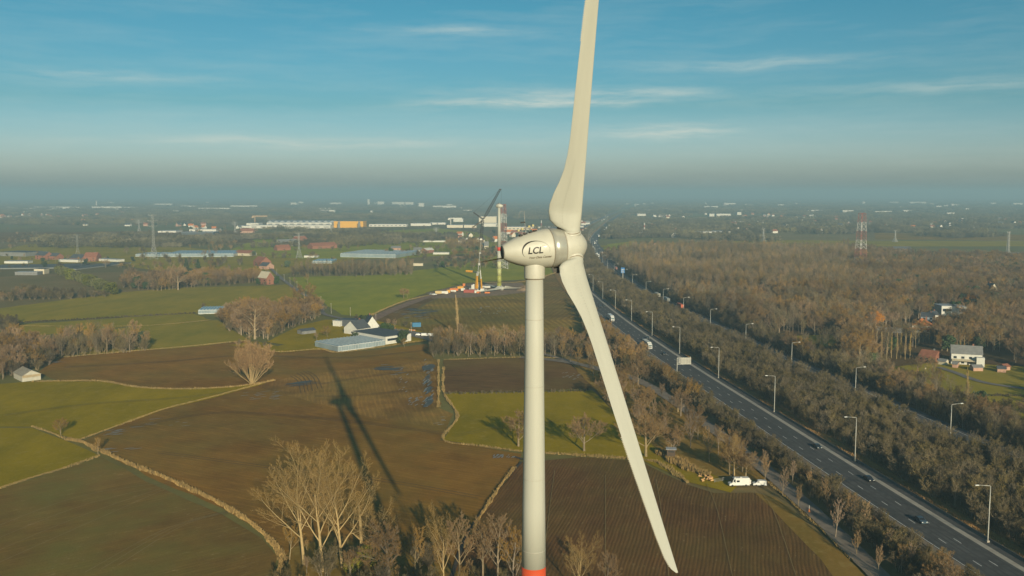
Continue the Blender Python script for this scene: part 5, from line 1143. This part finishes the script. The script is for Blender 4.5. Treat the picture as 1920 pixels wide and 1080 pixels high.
def tree(key, x, y, h, label=None, grp=None, rz=None, name='bare_tree', cat='tree', R=rnd, sxy=None):
    L_ = KIND[key]; lo, to, jo, h0 = L_[R.randrange(len(L_))]; s = h/h0
    t = thing(name, label, cat, (x, y, 0), R.uniform(0, 6.28) if rz is None else rz, grp); t.scale = (s*(sxy or 1), s*(sxy or 1), s)
    for nm, me in (('trunk', lo), ('crown', to)):
        o = bpy.data.objects.new(nm, me); COL.objects.link(o); o.parent = t
    return t
def htop(px, py, ty):                                # height of a thing standing at (px,py) whose top shows at row ty
    Y = G(px, py).y; return HC-Y*tan(PIT+atan((ty-540)/FPX))
LONE = [('big',570,1060,842,'tall pale poplar on the left of the clump in the bottom foreground'),('big',606,1074,834,'tall pale poplar with straight trunk, second from left in the foreground clump'),('big',642,1066,846,'tall wide poplar, rightmost of the three tallest in the foreground clump'),('big',705,1062,935,'smaller spreading tree right of the three tallest foreground poplars'),
 ('med',543,1052,985,'thin low tree at the left foot of the foreground clump'),('oak',729,1098,985,'crooked tree under the spreading one in the foreground clump'),('med',780,1092,985,'leaning tree between the foreground clump and the ditch'),('big',832,1100,960,'tall slender tree left of the ditch at the bottom'),('med',860,1102,968,'slender tree beside the ditch at the bottom'),('med',905,1100,975,'bare tree second left of the turbine tower at the bottom'),('med',935,1104,965,'taller bare tree close left of the turbine tower at the bottom'),('med',962,1110,985,'bare tree touching the left edge of the turbine tower at the bottom'),
 ('big',1085,1120,1003,'bare tree just right of the turbine tower at the bottom edge'),('med',1135,1118,1035,'low bare tree right of the one beside the tower at the bottom'),('med',660,1100,1030,'short bare tree in the undergrowth of the foreground clump'),
 ('pollard',473,720,642,'pollard willow with fan of stems at the tip of the grass wedge'),('oak',114,816,784,'small lone tree casting a shadow on the left olive meadow'),('med',184,852,820,'small thin tree where three fields meet at left'),('oak',972,838,772,'bare tree on the green patch at the left side of the tower'),('oak',1095,847,780,'crooked spreading bare tree on the green patch right of the tower'),('oak',1211,857,775,'round brown tree just right of the lower blade'),
 ('oak',334,544,497,'big round bare tree beyond the left meadow'),('big',1377,896,806,'tall bare tree behind the camper van'),('med',1368,892,820,'thinner bare tree at the left of the tall one behind the camper van'),('oak',478,636,562,'broad round bare tree in the clump by the small greenhouse'),('oak',572,592,532,'tall bare tree at the right end of the clump beside the lane'),
 ('willow',1640,618,585,'orange twigged willow above the slender poplars'),('willow',1822,582,553,'orange brown tree above the white cubic villa'),('column',1812,768,690,'slender poplar standing alone in front of the garden sheds'),('column',858,628,555,'slender brown poplar on the striped field left of the tower'),('oak',757,560,540,'small bare tree where the site track leaves the meadow'),('med',764,559,543,'small bare tree right beside the one where the site track starts'),
 ('oak',1720,700,665,'bare tree in front of the brick bungalow'),('med',1748,712,668,'thin bare tree in the garden of the brick bungalow'),('ever',268,652,622,'dark round evergreen at the right end of the left tree belt'),('ever',483,534,522,'dark evergreen left of the brick house by the lane'),('ever',520,533,518,'dark evergreen right of the brick house by the lane'),('ever',476,480,470,'dark round evergreen right of the cream farmhouse'),('fir',350,516,484,'dark pine left in the pair behind the big round tree'),('fir',372,517,486,'dark pine right in the pair behind the big round tree')]
for k_, px, py, ty, lb in LONE:
    p = G(px, py); R = random.Random(int(px*7+py)); tree(k_, p.x, p.y, htop(px, py, ty), lb, None, R=R, sxy=1.15 if k_ == 'oak' else (1.12 if k_ == 'big' and px < 720 else 1.0))
R = random.Random(77)
for i, (px, py, hp, sd_) in enumerate(((1467,930,55,'left'),(1496,953,45,'left'),(1566,1011,75,'left'),(1606,1043,50,'left'),(1646,1076,55,'left'),(1434,903,50,'left'),(1519,932,46,'right'),(1549,952,55,'right'),(1584,980,62,'right'),(1621,1008,68,'right'),(1665,1045,55,'right'),(1707,1076,60,'right'),(1486,906,44,'right'),(1434,893,50,'right'))):
    p = G(px, py); k2_ = sum(1 for q in ((1467,930),(1496,953),(1566,1011),(1606,1043),(1646,1076),(1434,903)) if q[1] > py) if sd_ == 'left' else sum(1 for q in (932,952,980,1008,1045,1076,906,893) if q > py); tree('young', p.x, p.y, htop(px, py, py-hp), ('nearest' if k2_ == 0 else ORD[k2_]+' nearest')+' slim young bare tree along the '+sd_+' edge of the service road', 'young trees along the service road', name='young_tree', R=R)
for i, (px, py) in enumerate(((1643,668),(1652,670),(1662,672),(1671,671),(1681,673),(1689,672),(1697,674),(1706,672),(1634,665),(1716,644),(1731,645),(1742,645),(1751,646),(1764,650),(1774,650),(1624,664),(1800,655),(1808,656))):
    p = G(px, py); tree('column', p.x, p.y, htop(px, py, py-(48 if py > 660 else 26)), 'slender pale poplar in the rows in front of the orange roofed villa', 'slender poplars near the orange roofed villa', name='poplar', R=R)
for i in range(16):
    t_ = i/15; px = 112+t_*100; py = 516+t_*36; p = G(px, py); tree('hedge', p.x, p.y, 9+2*R.random(), (('nearest' if i == 15 else ORD[15-i]+' nearest')+' green evergreen in the slanting row at left'), 'evergreens in the slanting row', name='evergreen', R=R)
for i, (px, py) in enumerate(((672,1075),(655,1078),(700,1078),(688,1068))):
    p = G(px, py); tree('ivy', p.x, p.y, 4+2.5*R.random(), 'yellow green ivy clad stump in the foreground clump', 'ivy stumps in the foreground clump', name='ivy_stump', cat='ivy', R=R)
p = G(676, 1055); b = MB(); t = thing('tree_stump', 'broken pale dead trunk standing in the foreground clump', 'dead tree', p)
b.tube([(0,0,0),(.3,0,6),(.1,0,11),(-.2,.2,15)], [.5,.42,.36,.25], 8); b.build('trunk', M_barkp, t, True); b = MB(); b.tube([(.2,0,7),(1.4,.2,10),(1.8,.2,12.5)], [.25,.2,.1], 6); b.build('branch', M_barkp, t, True); b = MB(); b.tube([(.2,0,6),(-1.8,.4,7.6),(-2.6,.4,8)], [.22,.16,.08], 6); b.build('branch', M_barkp, t, True)

# zones of trees: (polygon in survey rows, spacing, [(kind, weight)], height range, test)
houses_xy = [(o.location.x, o.location.y) for o in list(COL.objects) if o.get('category') in ('house','building','shed','greenhouse') and o.location.y < 1900]
def clear(x, y, r=11):
    for a, c in houses_xy:
        if abs(a-x) < r and abs(c-y) < r*1.3: return False
        if x > 150 and c < 900 and c-42 < y < c and abs(x-a*y/c) < 10: return False       # the villas' gardens are open towards the motorway
    return True
ZN = []
offroad = lambda x, y: nr(y)-20 > x or (nr(y)+7.5 < x < fr(y)-4) or x > fr(y)+23
ZN.append(('wood', [(1100,500),(1130,488),(1180,474),(1400,469),(1600,470),(1680,480),(1990,492),(1990,1150),(1960,1150)], 6.6, None, (14,20), lambda x, y: x > fr(y)+21, 'bare tree in the woods on the far side of the motorway'))
ZN.append(('median', None, 3.3, [('scrub',3),('forest',2)], (6.0,9.5), lambda x, y: nr(y)+8.5 < x < fr(y)-3.5, 'leafless bush in the dense strip between the two carriageways'))
ZN.append(('bank', [(1412,855),(1390,830),(1222,716),(1160,690),(1060,668),(1000,664),(1000,650),(1100,640),(1095,600),(1070,560),(1042,513),(1080,500),(1500,700),(2000,1250),(1850,1250)], 5.2, [('med',3),('scrub',3),('oak',1)], (6,12), lambda x, y: x < nr(y)-(24 if y > 400 else 27) and (y > 440 or x > servx(y)+6), 'brown bare tree on the bank left of the motorway'))
ZN.append(('edge', None, 3.8, [('scrub',3),('forest',1)], (4,9), lambda x, y: fr(y)+19.5 < x < fr(y)+33, 'leafless bush at the foot of the woods by the far carriageway'))
ZN.append(('thicket', gp([(525,1070),(560,1030),(640,1030),(760,1045),(860,1060),(985,1075),(985,1200),(500,1200)]), 8.0, [('scrub',4),('med',2)], (3,9), None, 'bare tree in the thicket at the bottom left of the tower'))
ZN.append(('slope', None, 3.6, [('scrub',1)], (3.0,6.5), lambda x, y: 110 < y < 470 and servx(y)+5 < x < nr(y)-18.6, 'low brown bush on the slope between service road and guard rail'))
ZN.append(('strip', FIELDS['strip_mid'], 10, [('med',2),('oak',2),('young',1)], (7,13), lambda x, y: abs(x-servx(y)) > 4, 'bare tree on the rough grass left of the service road'))
ZN.append(('row', gp([(808,670),(806,652),(830,645),(985,648),(1062,655),(1062,672),(985,670)]), 5.0, [('forest',2),('med',2),('scrub',2)], (8,15), None, 'bare tree in the belt behind the tower'))
for pl, sp, kd, hr_, lb in (([(-60,722),(-60,650),(40,640),(110,668),(80,695),(40,706)],4.6,[('oak',2),('med',2),('scrub',4)],(6,13),'brown bare tree in the thicket above the old barn'),([(108,673),(105,648),(180,644),(278,650),(280,659)],4.4,[('forest',3),('med',2),('scrub',5)],(8,17),'bare tree in the belt above the brown field at left'),
    ([(412,605),(430,590),(598,584),(603,594),(560,610),(505,640),(470,634),(430,622)],4.8,[('oak',3),('med',2),('scrub',4)],(8,15),'bare tree in the rounded clump by the small greenhouse'),([(545,518),(548,509),(770,506),(775,516),(660,520)],6,[('forest',3),('plant',2),('scrub',4)],(8,18),'bare tree in the row in front of the pale greenhouse'),
    ([(228,540),(230,524),(362,516),(500,522),(500,530),(345,541),(300,547)],6,[('oak',2),('med',2),('scrub',4),('ever',.3)],(6,14),'bare tree in the belt around the big round tree'),([(372,533),(378,522),(470,522),(478,531)],8,[('oak',1),('scrub',1)],(7,11),'bare tree in the little grove left of the brick house by the lane'),
    ([(-20,566),(40,545),(110,550),(215,556),(120,562)],7,[('scrub',3),('oak',1)],(4,8),'bush in the orchard below the slanting evergreens'),([(828,472),(835,458),(905,456),(903,472)],12,[('oak',1),('med',1)],(10,15),'bare tree in the grove left of the crane mast'),([(842,482),(850,477),(925,479),(920,485)],10,[('oak',1)],(7,10),'bare tree in the hedge left of the crane mast'),
    ([(1130,498),(1125,480),(1140,470),(1190,466),(1180,474)],9,[('scrub',2),('oak',2)],(6,10),'bare tree at the tip of the woods by the bend'),([(430,648),(470,645),(520,657),(480,655)],6,[('scrub',1)],(3,5),'bush along the ditch left of the farm greenhouse'),([(640,616),(700,612),(760,625),(700,630)],9,[('scrub',1)],(2,3.5),'small bush around the farmhouses'),
    ([(-60,598),(0,600),(30,606),(30,618),(-60,640)],7,[('scrub',1)],(4,7),'bush at the left edge below the green meadow')):
    ZN.append(('l', gp(pl), sp, kd, hr_, None, lb))
cand = []
def add_zone(i, z):
    nm, poly, sp, kd, (h0, h1), test, lb = z; R = random.Random(900+i)
    if nm in ('wood', 'bank'): poly = gp(poly)
    if poly is None: x0, x1, y0, y1 = 40, 420, 110, (1450 if nm == 'edge' else 2300)
    else: xs = [p[0] for p in poly]; ys_ = [p[1] for p in poly]; x0, x1, y0, y1 = min(xs), max(xs), min(ys_), max(ys_)
    yy = y0
    while yy < y1:
        s = sp*(1 if yy < 900 else 1+(yy-900)/1400)
        if nm == 'median': x0, x1 = nr(yy)+5, fr(yy)
        if nm == 'edge': x0, x1 = fr(yy)+17, fr(yy)+34
        if nm == 'slope': x0, x1 = servx(min(yy, 500))+3, nr(yy)-18
        xx = x0+R.uniform(0, s)
        if nm == 'wood': xx = max(xx, fr(yy)+20)
        while xx < x1:
            x = xx+R.uniform(-.45,.45)*s; y = yy+R.uniform(-.45,.45)*s; xx += s
            if poly is not None and not inside(poly, x, y): continue
            if test and not test(x, y): continue
            qx, qy, d = PX(x, y, 0)
            if not (-120 < qx < 2060 and qy < 1300): continue
            kk = kd; hh = (h0, h1)
            if nm == 'wood':
                if any(inside(FIELDS[f_], x, y) for f_ in ('garden','paddock')): continue
                if 1440 < qx < 1585 and 630 < qy < 655: continue
                if 1630 < qx < 1760 and 628 < qy < 690 and R.random() < .75: continue
                if 1690 < qx < 1900 and 660 < qy < 705: continue
                if not clear(x, y, 15): continue
                v = sin(x*.021+1.3)+sin(y*.013+x*.008)+sin(x*.05-y*.03)*.5
                if qy < 620 and qx < 1590: kk = [('plant', 6), ('forest', 4)] if qy < 560 else [('forest', 6), ('plant', 3), ('oak', 2)]; hh = (16, 22) if v > -.6 else (12, 18)
                elif x-fr(y) < 42: kk = [('scrub', 2), ('forest', 3), ('oak', 1)]; hh = (8, 13)
                elif qx > 1640 and qy < 640: kk = [('oak', 4), ('forest', 4), ('ever', 3 if v > .1 else .3), ('fir', 2.5 if v > .5 else .1)]; hh = (10, 16)
                elif qy > 690: kk = [('forest', 3), ('scrub', 4), ('oak', 1), ('ever', .4)]; hh = (8, 13)
                else: kk = [('forest', 6), ('oak', 3), ('ever', 1.6 if v > .2 else .1)]; hh = (11, 17)
            if nm == 'bank' and not clear(x, y, 6): continue
            if nm == 'l' and not clear(x, y, 12): continue
            k_ = R.choices([a for a, _ in kk], [c for _, c in kk])[0]; h = R.uniform(*hh)
            if k_ == 'scrub' and h > 9: h = R.uniform(5, 8.5)
            if nm == 'median' and k_ == 'forest': h *= 1.12
            if k_ in ('ever','fir'): h = R.uniform(7, 12)
            if nm == 'median': h *= .84+.38*(x-nr(y))/48+.12*sin(y*.05)
            cand.append((h*FPX/d, k_, x, y, h, R.uniform(0, 6.28), lb, -60 < qx < 1980 and qy < 1090 and qy > 0))
        yy += s
for i, z in enumerate(ZN): add_zone(i, z)
R = random.Random(99)
for o in list(COL.objects):
    if o.get('category') in ('house','building','shed','greenhouse','net house') and 380 < o.location.y < 4200 and o.location.x < 60:
        for i in range(R.choice((1,2,3,4,5))):
            an = R.uniform(0, 6.28); rr_ = R.uniform(14, 34); x, y = o.location.x+rr_*cos(an)*1.3, o.location.y+rr_*sin(an)
            if not clear(x, y, 11) or y < 560: continue
            qx, qy, d = PX(x, y, 0); k_ = R.choice(('oak','med','scrub','scrub','ever')); h = R.uniform(5, 11) if k_ != 'scrub' else R.uniform(3, 6)
            cand.append((0, k_, x, y, h, R.uniform(0, 6.28), 'small tree among the farms', False))
# copses and hedges over the far meadows
for i in range(520):
    qx, qy = R.uniform(-60, 1100), R.uniform(428, 505); p = G(qx, qy)
    if nr(p.y)-25 < p.x or not clear(p.x, p.y, 14): continue
    if sin(qx*.05)+sin(qy*.5+qx*.01)+sin(qx*.013+3) < .9: continue
    for k9 in range(R.choice((2,4,7))): cand.append((0, R.choice(('oak','med','scrub','scrub')), p.x+R.gauss(0, 22), p.y+R.gauss(0, 9), R.uniform(4, 11), R.uniform(0, 6.28), 'small tree among the farms', False))

cand.sort(key=lambda c: -c[0]); n1_ = n2_ = 0; rest = []; INDIV = {}
SHR = ('scrub',)
for c in cand:
    sc_, k_, x, y, h, rz, lb, vis = c
    if nr(y)+8 < x < fr(y)-3: k9 = min(range(10), key=lambda q: abs(YN[q]-y)); lb = 'bare tree in the '+('near' if x < nr(y)+26 else 'far')+' half of the median strip, level with its '+('nearest' if k9 == 0 else ORD[k9]+' nearest')+' lamp'
    elif x > fr(y)+19 and y < 1000: k9 = min(range(10), key=lambda q: abs(YF[q]-y)); lb = 'bare tree in the woods right of the far carriageway, level with its '+('nearest' if k9 == 0 else ORD[k9]+' nearest')+' lamp'
    ok = vis and (n2_ < 290 if k_ in SHR else n1_ < 240)
    if not ok: rest.append(c); continue
    if k_ in SHR: n2_ += 1
    else: n1_ += 1
    sh = k_ in SHR
    l2 = lb.replace('brown bare tree', 'bare tree')
    if sh: l2 = l2.replace('bare tree', 'leafless bush')
    elif k_ in ('ever','fir'): l2 = l2.replace('bare tree', 'dark evergreen').replace('leafless', 'dark')
    g2 = ('bushes' if sh else 'trees')+(' in the median strip' if 'median' in l2 else ' in the woods right of the motorway' if 'woods right' in l2 else ' '+re.split('(?:bush|tree|evergreen) ', l2, maxsplit=1)[-1])
    INDIV.setdefault(l2, []).append(None); o9 = tree(k_, x, y, h, l2, g2, rz, 'bush' if sh else ('evergreen' if k_ in ('ever','fir') else 'bare_tree'), 'bush' if sh else 'tree')
for l2, L9 in INDIV.items():
    n9 = len(L9); O9 = [o for o in COL.objects if o.get('label') == l2]
    if 1 < n9 <= 19 and 'level with' not in l2:
        O9.sort(key=lambda o: o.location.y)
        for i, o in enumerate(O9): o['label'] = ('nearest' if i == 0 else ORD[i]+' nearest')+' '+l2
print('TREES individual', n1_, n2_, 'rest', len(rest))
# the rest: one stuff object per kind, instanced with geometry nodes
def scatter(name, label, pts, protos):
    col = bpy.data.collections.new('kinds_of_'+name)
    for i, me in enumerate(protos): col.objects.link(bpy.data.objects.new('%02d_kind' % i, me))
    me = bpy.data.meshes.new(name); me.from_pydata([(p[0], p[1], p[5] if len(p) > 5 else 0) for p in pts], [], []); 
    for nm, ty, ix in (('rz','FLOAT',2),('sc','FLOAT',3),('ix','INT',4)):
        a = me.attributes.new(nm, ty, 'POINT'); a.data.foreach_set('value', [p[ix] for p in pts])
    o = bpy.data.objects.new(name, me); COL.objects.link(o); o['kind'] = 'stuff'; o['label'] = label; o['category'] = 'woodland'
    ng = bpy.data.node_groups.new(name, 'GeometryNodeTree'); ng.interface.new_socket('Geometry', in_out='INPUT', socket_type='NodeSocketGeometry'); ng.interface.new_socket('Geometry', in_out='OUTPUT', socket_type='NodeSocketGeometry')
    N = ng.nodes; L = ng.links; gi_ = N.new('NodeGroupInput'); go = N.new('NodeGroupOutput'); ip = N.new('GeometryNodeInstanceOnPoints'); ci = N.new('GeometryNodeCollectionInfo')
    ci.inputs[0].default_value = col; ci.inputs['Separate Children'].default_value = True; ci.inputs['Reset Children'].default_value = True
    L.new(gi_.outputs[0], ip.inputs['Points']); L.new(ci.outputs[0], ip.inputs['Instance']); ip.inputs['Pick Instance'].default_value = True
    def at_(nm, ty): n = N.new('GeometryNodeInputNamedAttribute'); n.data_type = ty; n.inputs[0].default_value = nm; return n.outputs[0]
    L.new(at_('ix', 'INT'), ip.inputs['Instance Index']); cx = N.new('ShaderNodeCombineXYZ'); L.new(at_('rz', 'FLOAT'), cx.inputs[2]); L.new(cx.outputs[0], ip.inputs['Rotation']); L.new(at_('sc', 'FLOAT'), ip.inputs['Scale'])
    L.new(ip.outputs[0], go.inputs[0]); md = o.modifiers.new('scatter', 'NODES'); md.node_group = ng; return o
keys = [k for k in KIND]; protos = []; idx = {}
for k_ in keys:
    idx[k_] = []
    for lo, to, jo, h0 in KIND[k_]: idx[k_].append((len(protos), h0)); protos.append(jo)
R = random.Random(4)
A = []; B_ = []
for sc_, k_, x, y, h, rz, lb, vis in rest:
    i_, h0 = R.choice(idx[k_]); (B_ if k_ == 'scrub' else A).append((x, y, rz, h/h0, i_))
scatter('woodland', 'dense brown leafless woods beyond the motorway and behind the belts', A, protos)
scatter('undergrowth', 'dense brown scrub between the carriageways and on the banks', B_, protos)
# far woods: clumps of crowns
def clump(seed):
    R = random.Random(seed); b = MB()
    for c in range(15):
        cx, cy = R.uniform(-20,20), R.uniform(-11,11); h = R.uniform(8,14); rr = R.uniform(3,5.5)
        for i in range(100):
            d = Vector((R.gauss(0,1), R.gauss(0,1), R.gauss(0,1))).normalized()*R.uniform(.6,1.05); p = Vector((cx+d.x*rr, cy+d.y*rr, h*.58+d.z*h*.42)); s = R.uniform(.5,1.3)
            u_ = Vector((R.uniform(-1,1), R.uniform(-1,1), R.uniform(-1,1))).normalized()*s; v_ = u_.cross(Vector((R.uniform(-1,1), R.uniform(-1,1), R.uniform(-1,1)))).normalized()*s*.5
            b.add([p-u_, p+v_, p+u_, p-v_], [(0,1,2,3)])
        b.tube([(cx,cy,0),(cx,cy,h*.6)], [.3,.15], 3, False)
    return b.mesh('tree_clump', M_farw)
cl_m = [clump(s) for s in (1,2,3,4)]; pts = []; R = random.Random(12)
def nz(x, y): return sin(x*.0041+y*.0017+.7)+sin(x*.0023-y*.0031+2.1)+.8*sin(x*.0093+y*.0052)+.6*sin(x*.017-y*.011+1)
Y = 1640.
fld = [P for k, P in FIELDS.items() if max(q[1] for q in P) > 1300]
nfld = []
while Y < 17000:
    s = 30*(1+max(0, Y-4000)/5000); x = -.62*Y
    while x < .62*Y:
        x += s*R.uniform(.8,1.25); y = Y+R.uniform(-.5,.5)*Y*.022
        qx, qy, d = PX(x, y, 0); thr = .45
        if qx < 1060: thr = 1.3 if qy > 432 else (.9 if qy > 421 else (-.5 if qy > 400 else -1.5))
        else: thr = .2 if qy > 452 else ((.7 if qy > 437 else -.9) if qx > 1420 else -.6)
        if qy < 400: thr = -1.6
        if nz(x, y) < thr: continue
        if nr(y)-35 < x < fr(y)+32: continue
        if any(inside(P, x, y) for P in fld): continue
        if 440 < qx < 1045 and 416 < qy < 431: continue
        pts.append((x, y, R.uniform(-.5,.5)+(pi if R.random() < .5 else 0), min(1.25, s/30)*R.uniform(.75,1.1), R.randrange(4)))
    Y *= 1.022
print('CLUMPS', len(pts))
scatter('distant_woods', 'far belts of bluish brown woods reaching to the hazy horizon', pts, cl_m)['category'] = 'woodland'
# low scrub rows: hedge line on the left meadow
hp = []
for (a, c, n) in (((-60,612),(372,588),170),((832,741),(1110,735),40),((1640,743),(1960,745),60)):
    A_, C_ = G(*a), G(*c)
    for i in range(n): t_ = i/n; hp.append((A_.x+(C_.x-A_.x)*t_+R.uniform(-.6,.6), A_.y+(C_.y-A_.y)*t_+R.uniform(-.6,.6), R.uniform(0,6), R.uniform(.18,.32), R.choice(idx['scrub'])[0]))
scatter('hedgerow', 'low brown hedgerows along ditches between the meadows', hp, protos)['category'] = 'hedge'

# ------------------------------------------------------------------ dry grass and reeds along the ditches and field edges
def tufts(name, lines, m, label):
    R = random.Random(len(lines)*31); b = MB()
    for pts_, wd, h0, h1, den in lines:
        P = densify(crom(gp(pts_), 6), 1.5, False)
        for i in range(len(P)-1):
            a, c = Vector((*P[i], 0)), Vector((*P[i+1], 0)); L_ = (c-a).length
            if L_ < 1e-3: continue
            d = (c-a)/L_; nn = Vector((-d.y, d.x, 0)); w_ = wd*(.70+.35*sin(i*.37+wd)+.25*sin(i*1.3+wd*7))
            if sin(i*.11+wd*5)+sin(i*.043+wd*3) < -1.55 and h1 < 1.1: continue
            for k in range(max(1, int(L_*wd*den*3))):
                p = a+d*R.uniform(0, L_)+nn*R.uniform(-.5,.5)*w_; h = R.uniform(h0, h1); an = R.uniform(0, pi); s = R.uniform(.03,.12)
                lean = Vector((R.uniform(-.3,.3), R.uniform(-.3,.3), 0))*h; u_ = Vector((cos(an), sin(an), 0))*s
                b.add([p-u_, p+u_, p+u_*.7+lean+Vector((0,0,h*.9)), p-u_*.5+lean+Vector((0,0,h))], [(0,1,2,3)])
    for i, v in enumerate(b.v): b.v[i] = (v[0], v[1], v[2]+.33)
    o = b.build(name, m); o['kind'] = 'stuff'; o['label'] = label; o['category'] = 'grass'; return o
M_reed = mat('dry_reeds', (.36,.24,.085), .95, var=.35, scale=.9); M_dry = mat('dry_grass', (.36,.25,.09), .95, var=.25, scale=.6)
tufts('reeds', [([(190,848),(240,872),(300,895),(360,922),(420,952),(470,985),(505,1015),(528,1045),(540,1062)], 1.8, .5, 1.3, 6), ([(125,826),(155,832),(185,848)], 2.2, .5, 1.2, 5), ([(530,1050),(520,1085),(490,1110)], 3, .5, 1.2, 5),
  ([(1235,850),(1270,868),(1300,885),(1330,895)], 5.5, .8, 1.8, 5), ([(965,880),(940,912),(905,965),(885,1000),(872,1030)], 1.1, .5, 1.1, 6)], M_reed, 'tall tawny reeds growing along the ditches')
tufts('dry_grass', [([(60,801),(100,815),(130,828)], 1.5, .2, .6, 4), ([(0,918),(60,898),(120,880),(187,856)], 2.2, .2, .6, 4), ([(150,826),(240,793),(310,768),(400,745),(470,726),(515,714)], 1.6, .2, .6, 4), ([(60,717),(130,716),(190,716),(255,727),(330,731),(420,728),(475,722),(515,714)], 2.2, .3, .9, 3),
  ([(108,672),(200,664),(280,657),(350,651),(460,640)], 2.0, .3, .8, 2.5), ([(460,640),(490,655),(525,661),(600,656),(634,662),(722,651),(771,643),(800,640)], 1.8, .3, .8, 3), ([(822,676),(822,720),(822,765)], 1.4, .3, .8, 4), ([(832,690),(832,737),(858,782),(830,826),(900,838),(978,849)], 1.6, .3, .8, 3.5),
  ([(990,850),(1090,856),(1200,864),(1240,872),(1290,908)], 3, .3, .9, 3), ([(30,612),(255,612),(395,601)], 1.5, .2, .6, 2), ([(670,607),(700,590),(760,565),(830,549),(885,532),(980,529),(1042,512)], 3, .3, .8, 1.5), ([(832,676),(985,671),(1062,674)], 1.6, .3, .7, 3),
  ([(610,638),(660,635),(700,630)], 1.5, .3, .7, 2), ([(1440,905),(1500,958),(1600,1052),(1640,1090)], 1.5, .2, .5, 4), ([(1430,860),(1500,905),(1600,985),(1700,1070)], 1.8, .2, .7, 4)], M_dry, 'strips of dry tan grass along field edges and verges')
lb = []
for o_ in (5.5, 10): lb.append(([(PX(nr(Y)+o_, Y, 0)[0], PX(nr(Y)+o_, Y, 0)[1]) for Y in range(190, 900, 40)], 3.0, .3, .9, 1.6))
for o_ in (-19, -21.5): lb.append(([(PX(nr(Y)+o_, Y, 0)[0], PX(nr(Y)+o_, Y, 0)[1]) for Y in range(190, 700, 40)], 2.6, .3, 1.0, 2.2))
tufts('dry_grass', lb, mat('bank_tufts', (.34,.20,.08), .95, var=.3, scale=.5), 'brown dry grass on the banks beside the motorway lanes')

#HAZE
hz = MB(); hz.add([(x, y, z) for z in (-1, 150) for x, y in ((-41000,-3200),(41000,-3200),(41000,41000),(-41000,41000))], [(3,2,1,0),(4,5,6,7),(0,1,5,4),(1,2,6,5),(2,3,7,6),(3,0,4,7)])
hm = bpy.data.materials.new('haze'); hm.use_nodes = True; hm.node_tree.nodes.clear()
vo = hm.node_tree.nodes.new('ShaderNodeVolumePrincipled'); mo = hm.node_tree.nodes.new('ShaderNodeOutputMaterial'); hm.node_tree.links.new(vo.outputs[0], mo.inputs['Volume'])
vo.inputs['Color'].default_value = (.37, .575, .69, 1); vo.inputs['Density'].default_value = 2.2e-4; vo.inputs['Anisotropy'].default_value = 0.0
struct(hz.build('haze', hm), 'stuff')
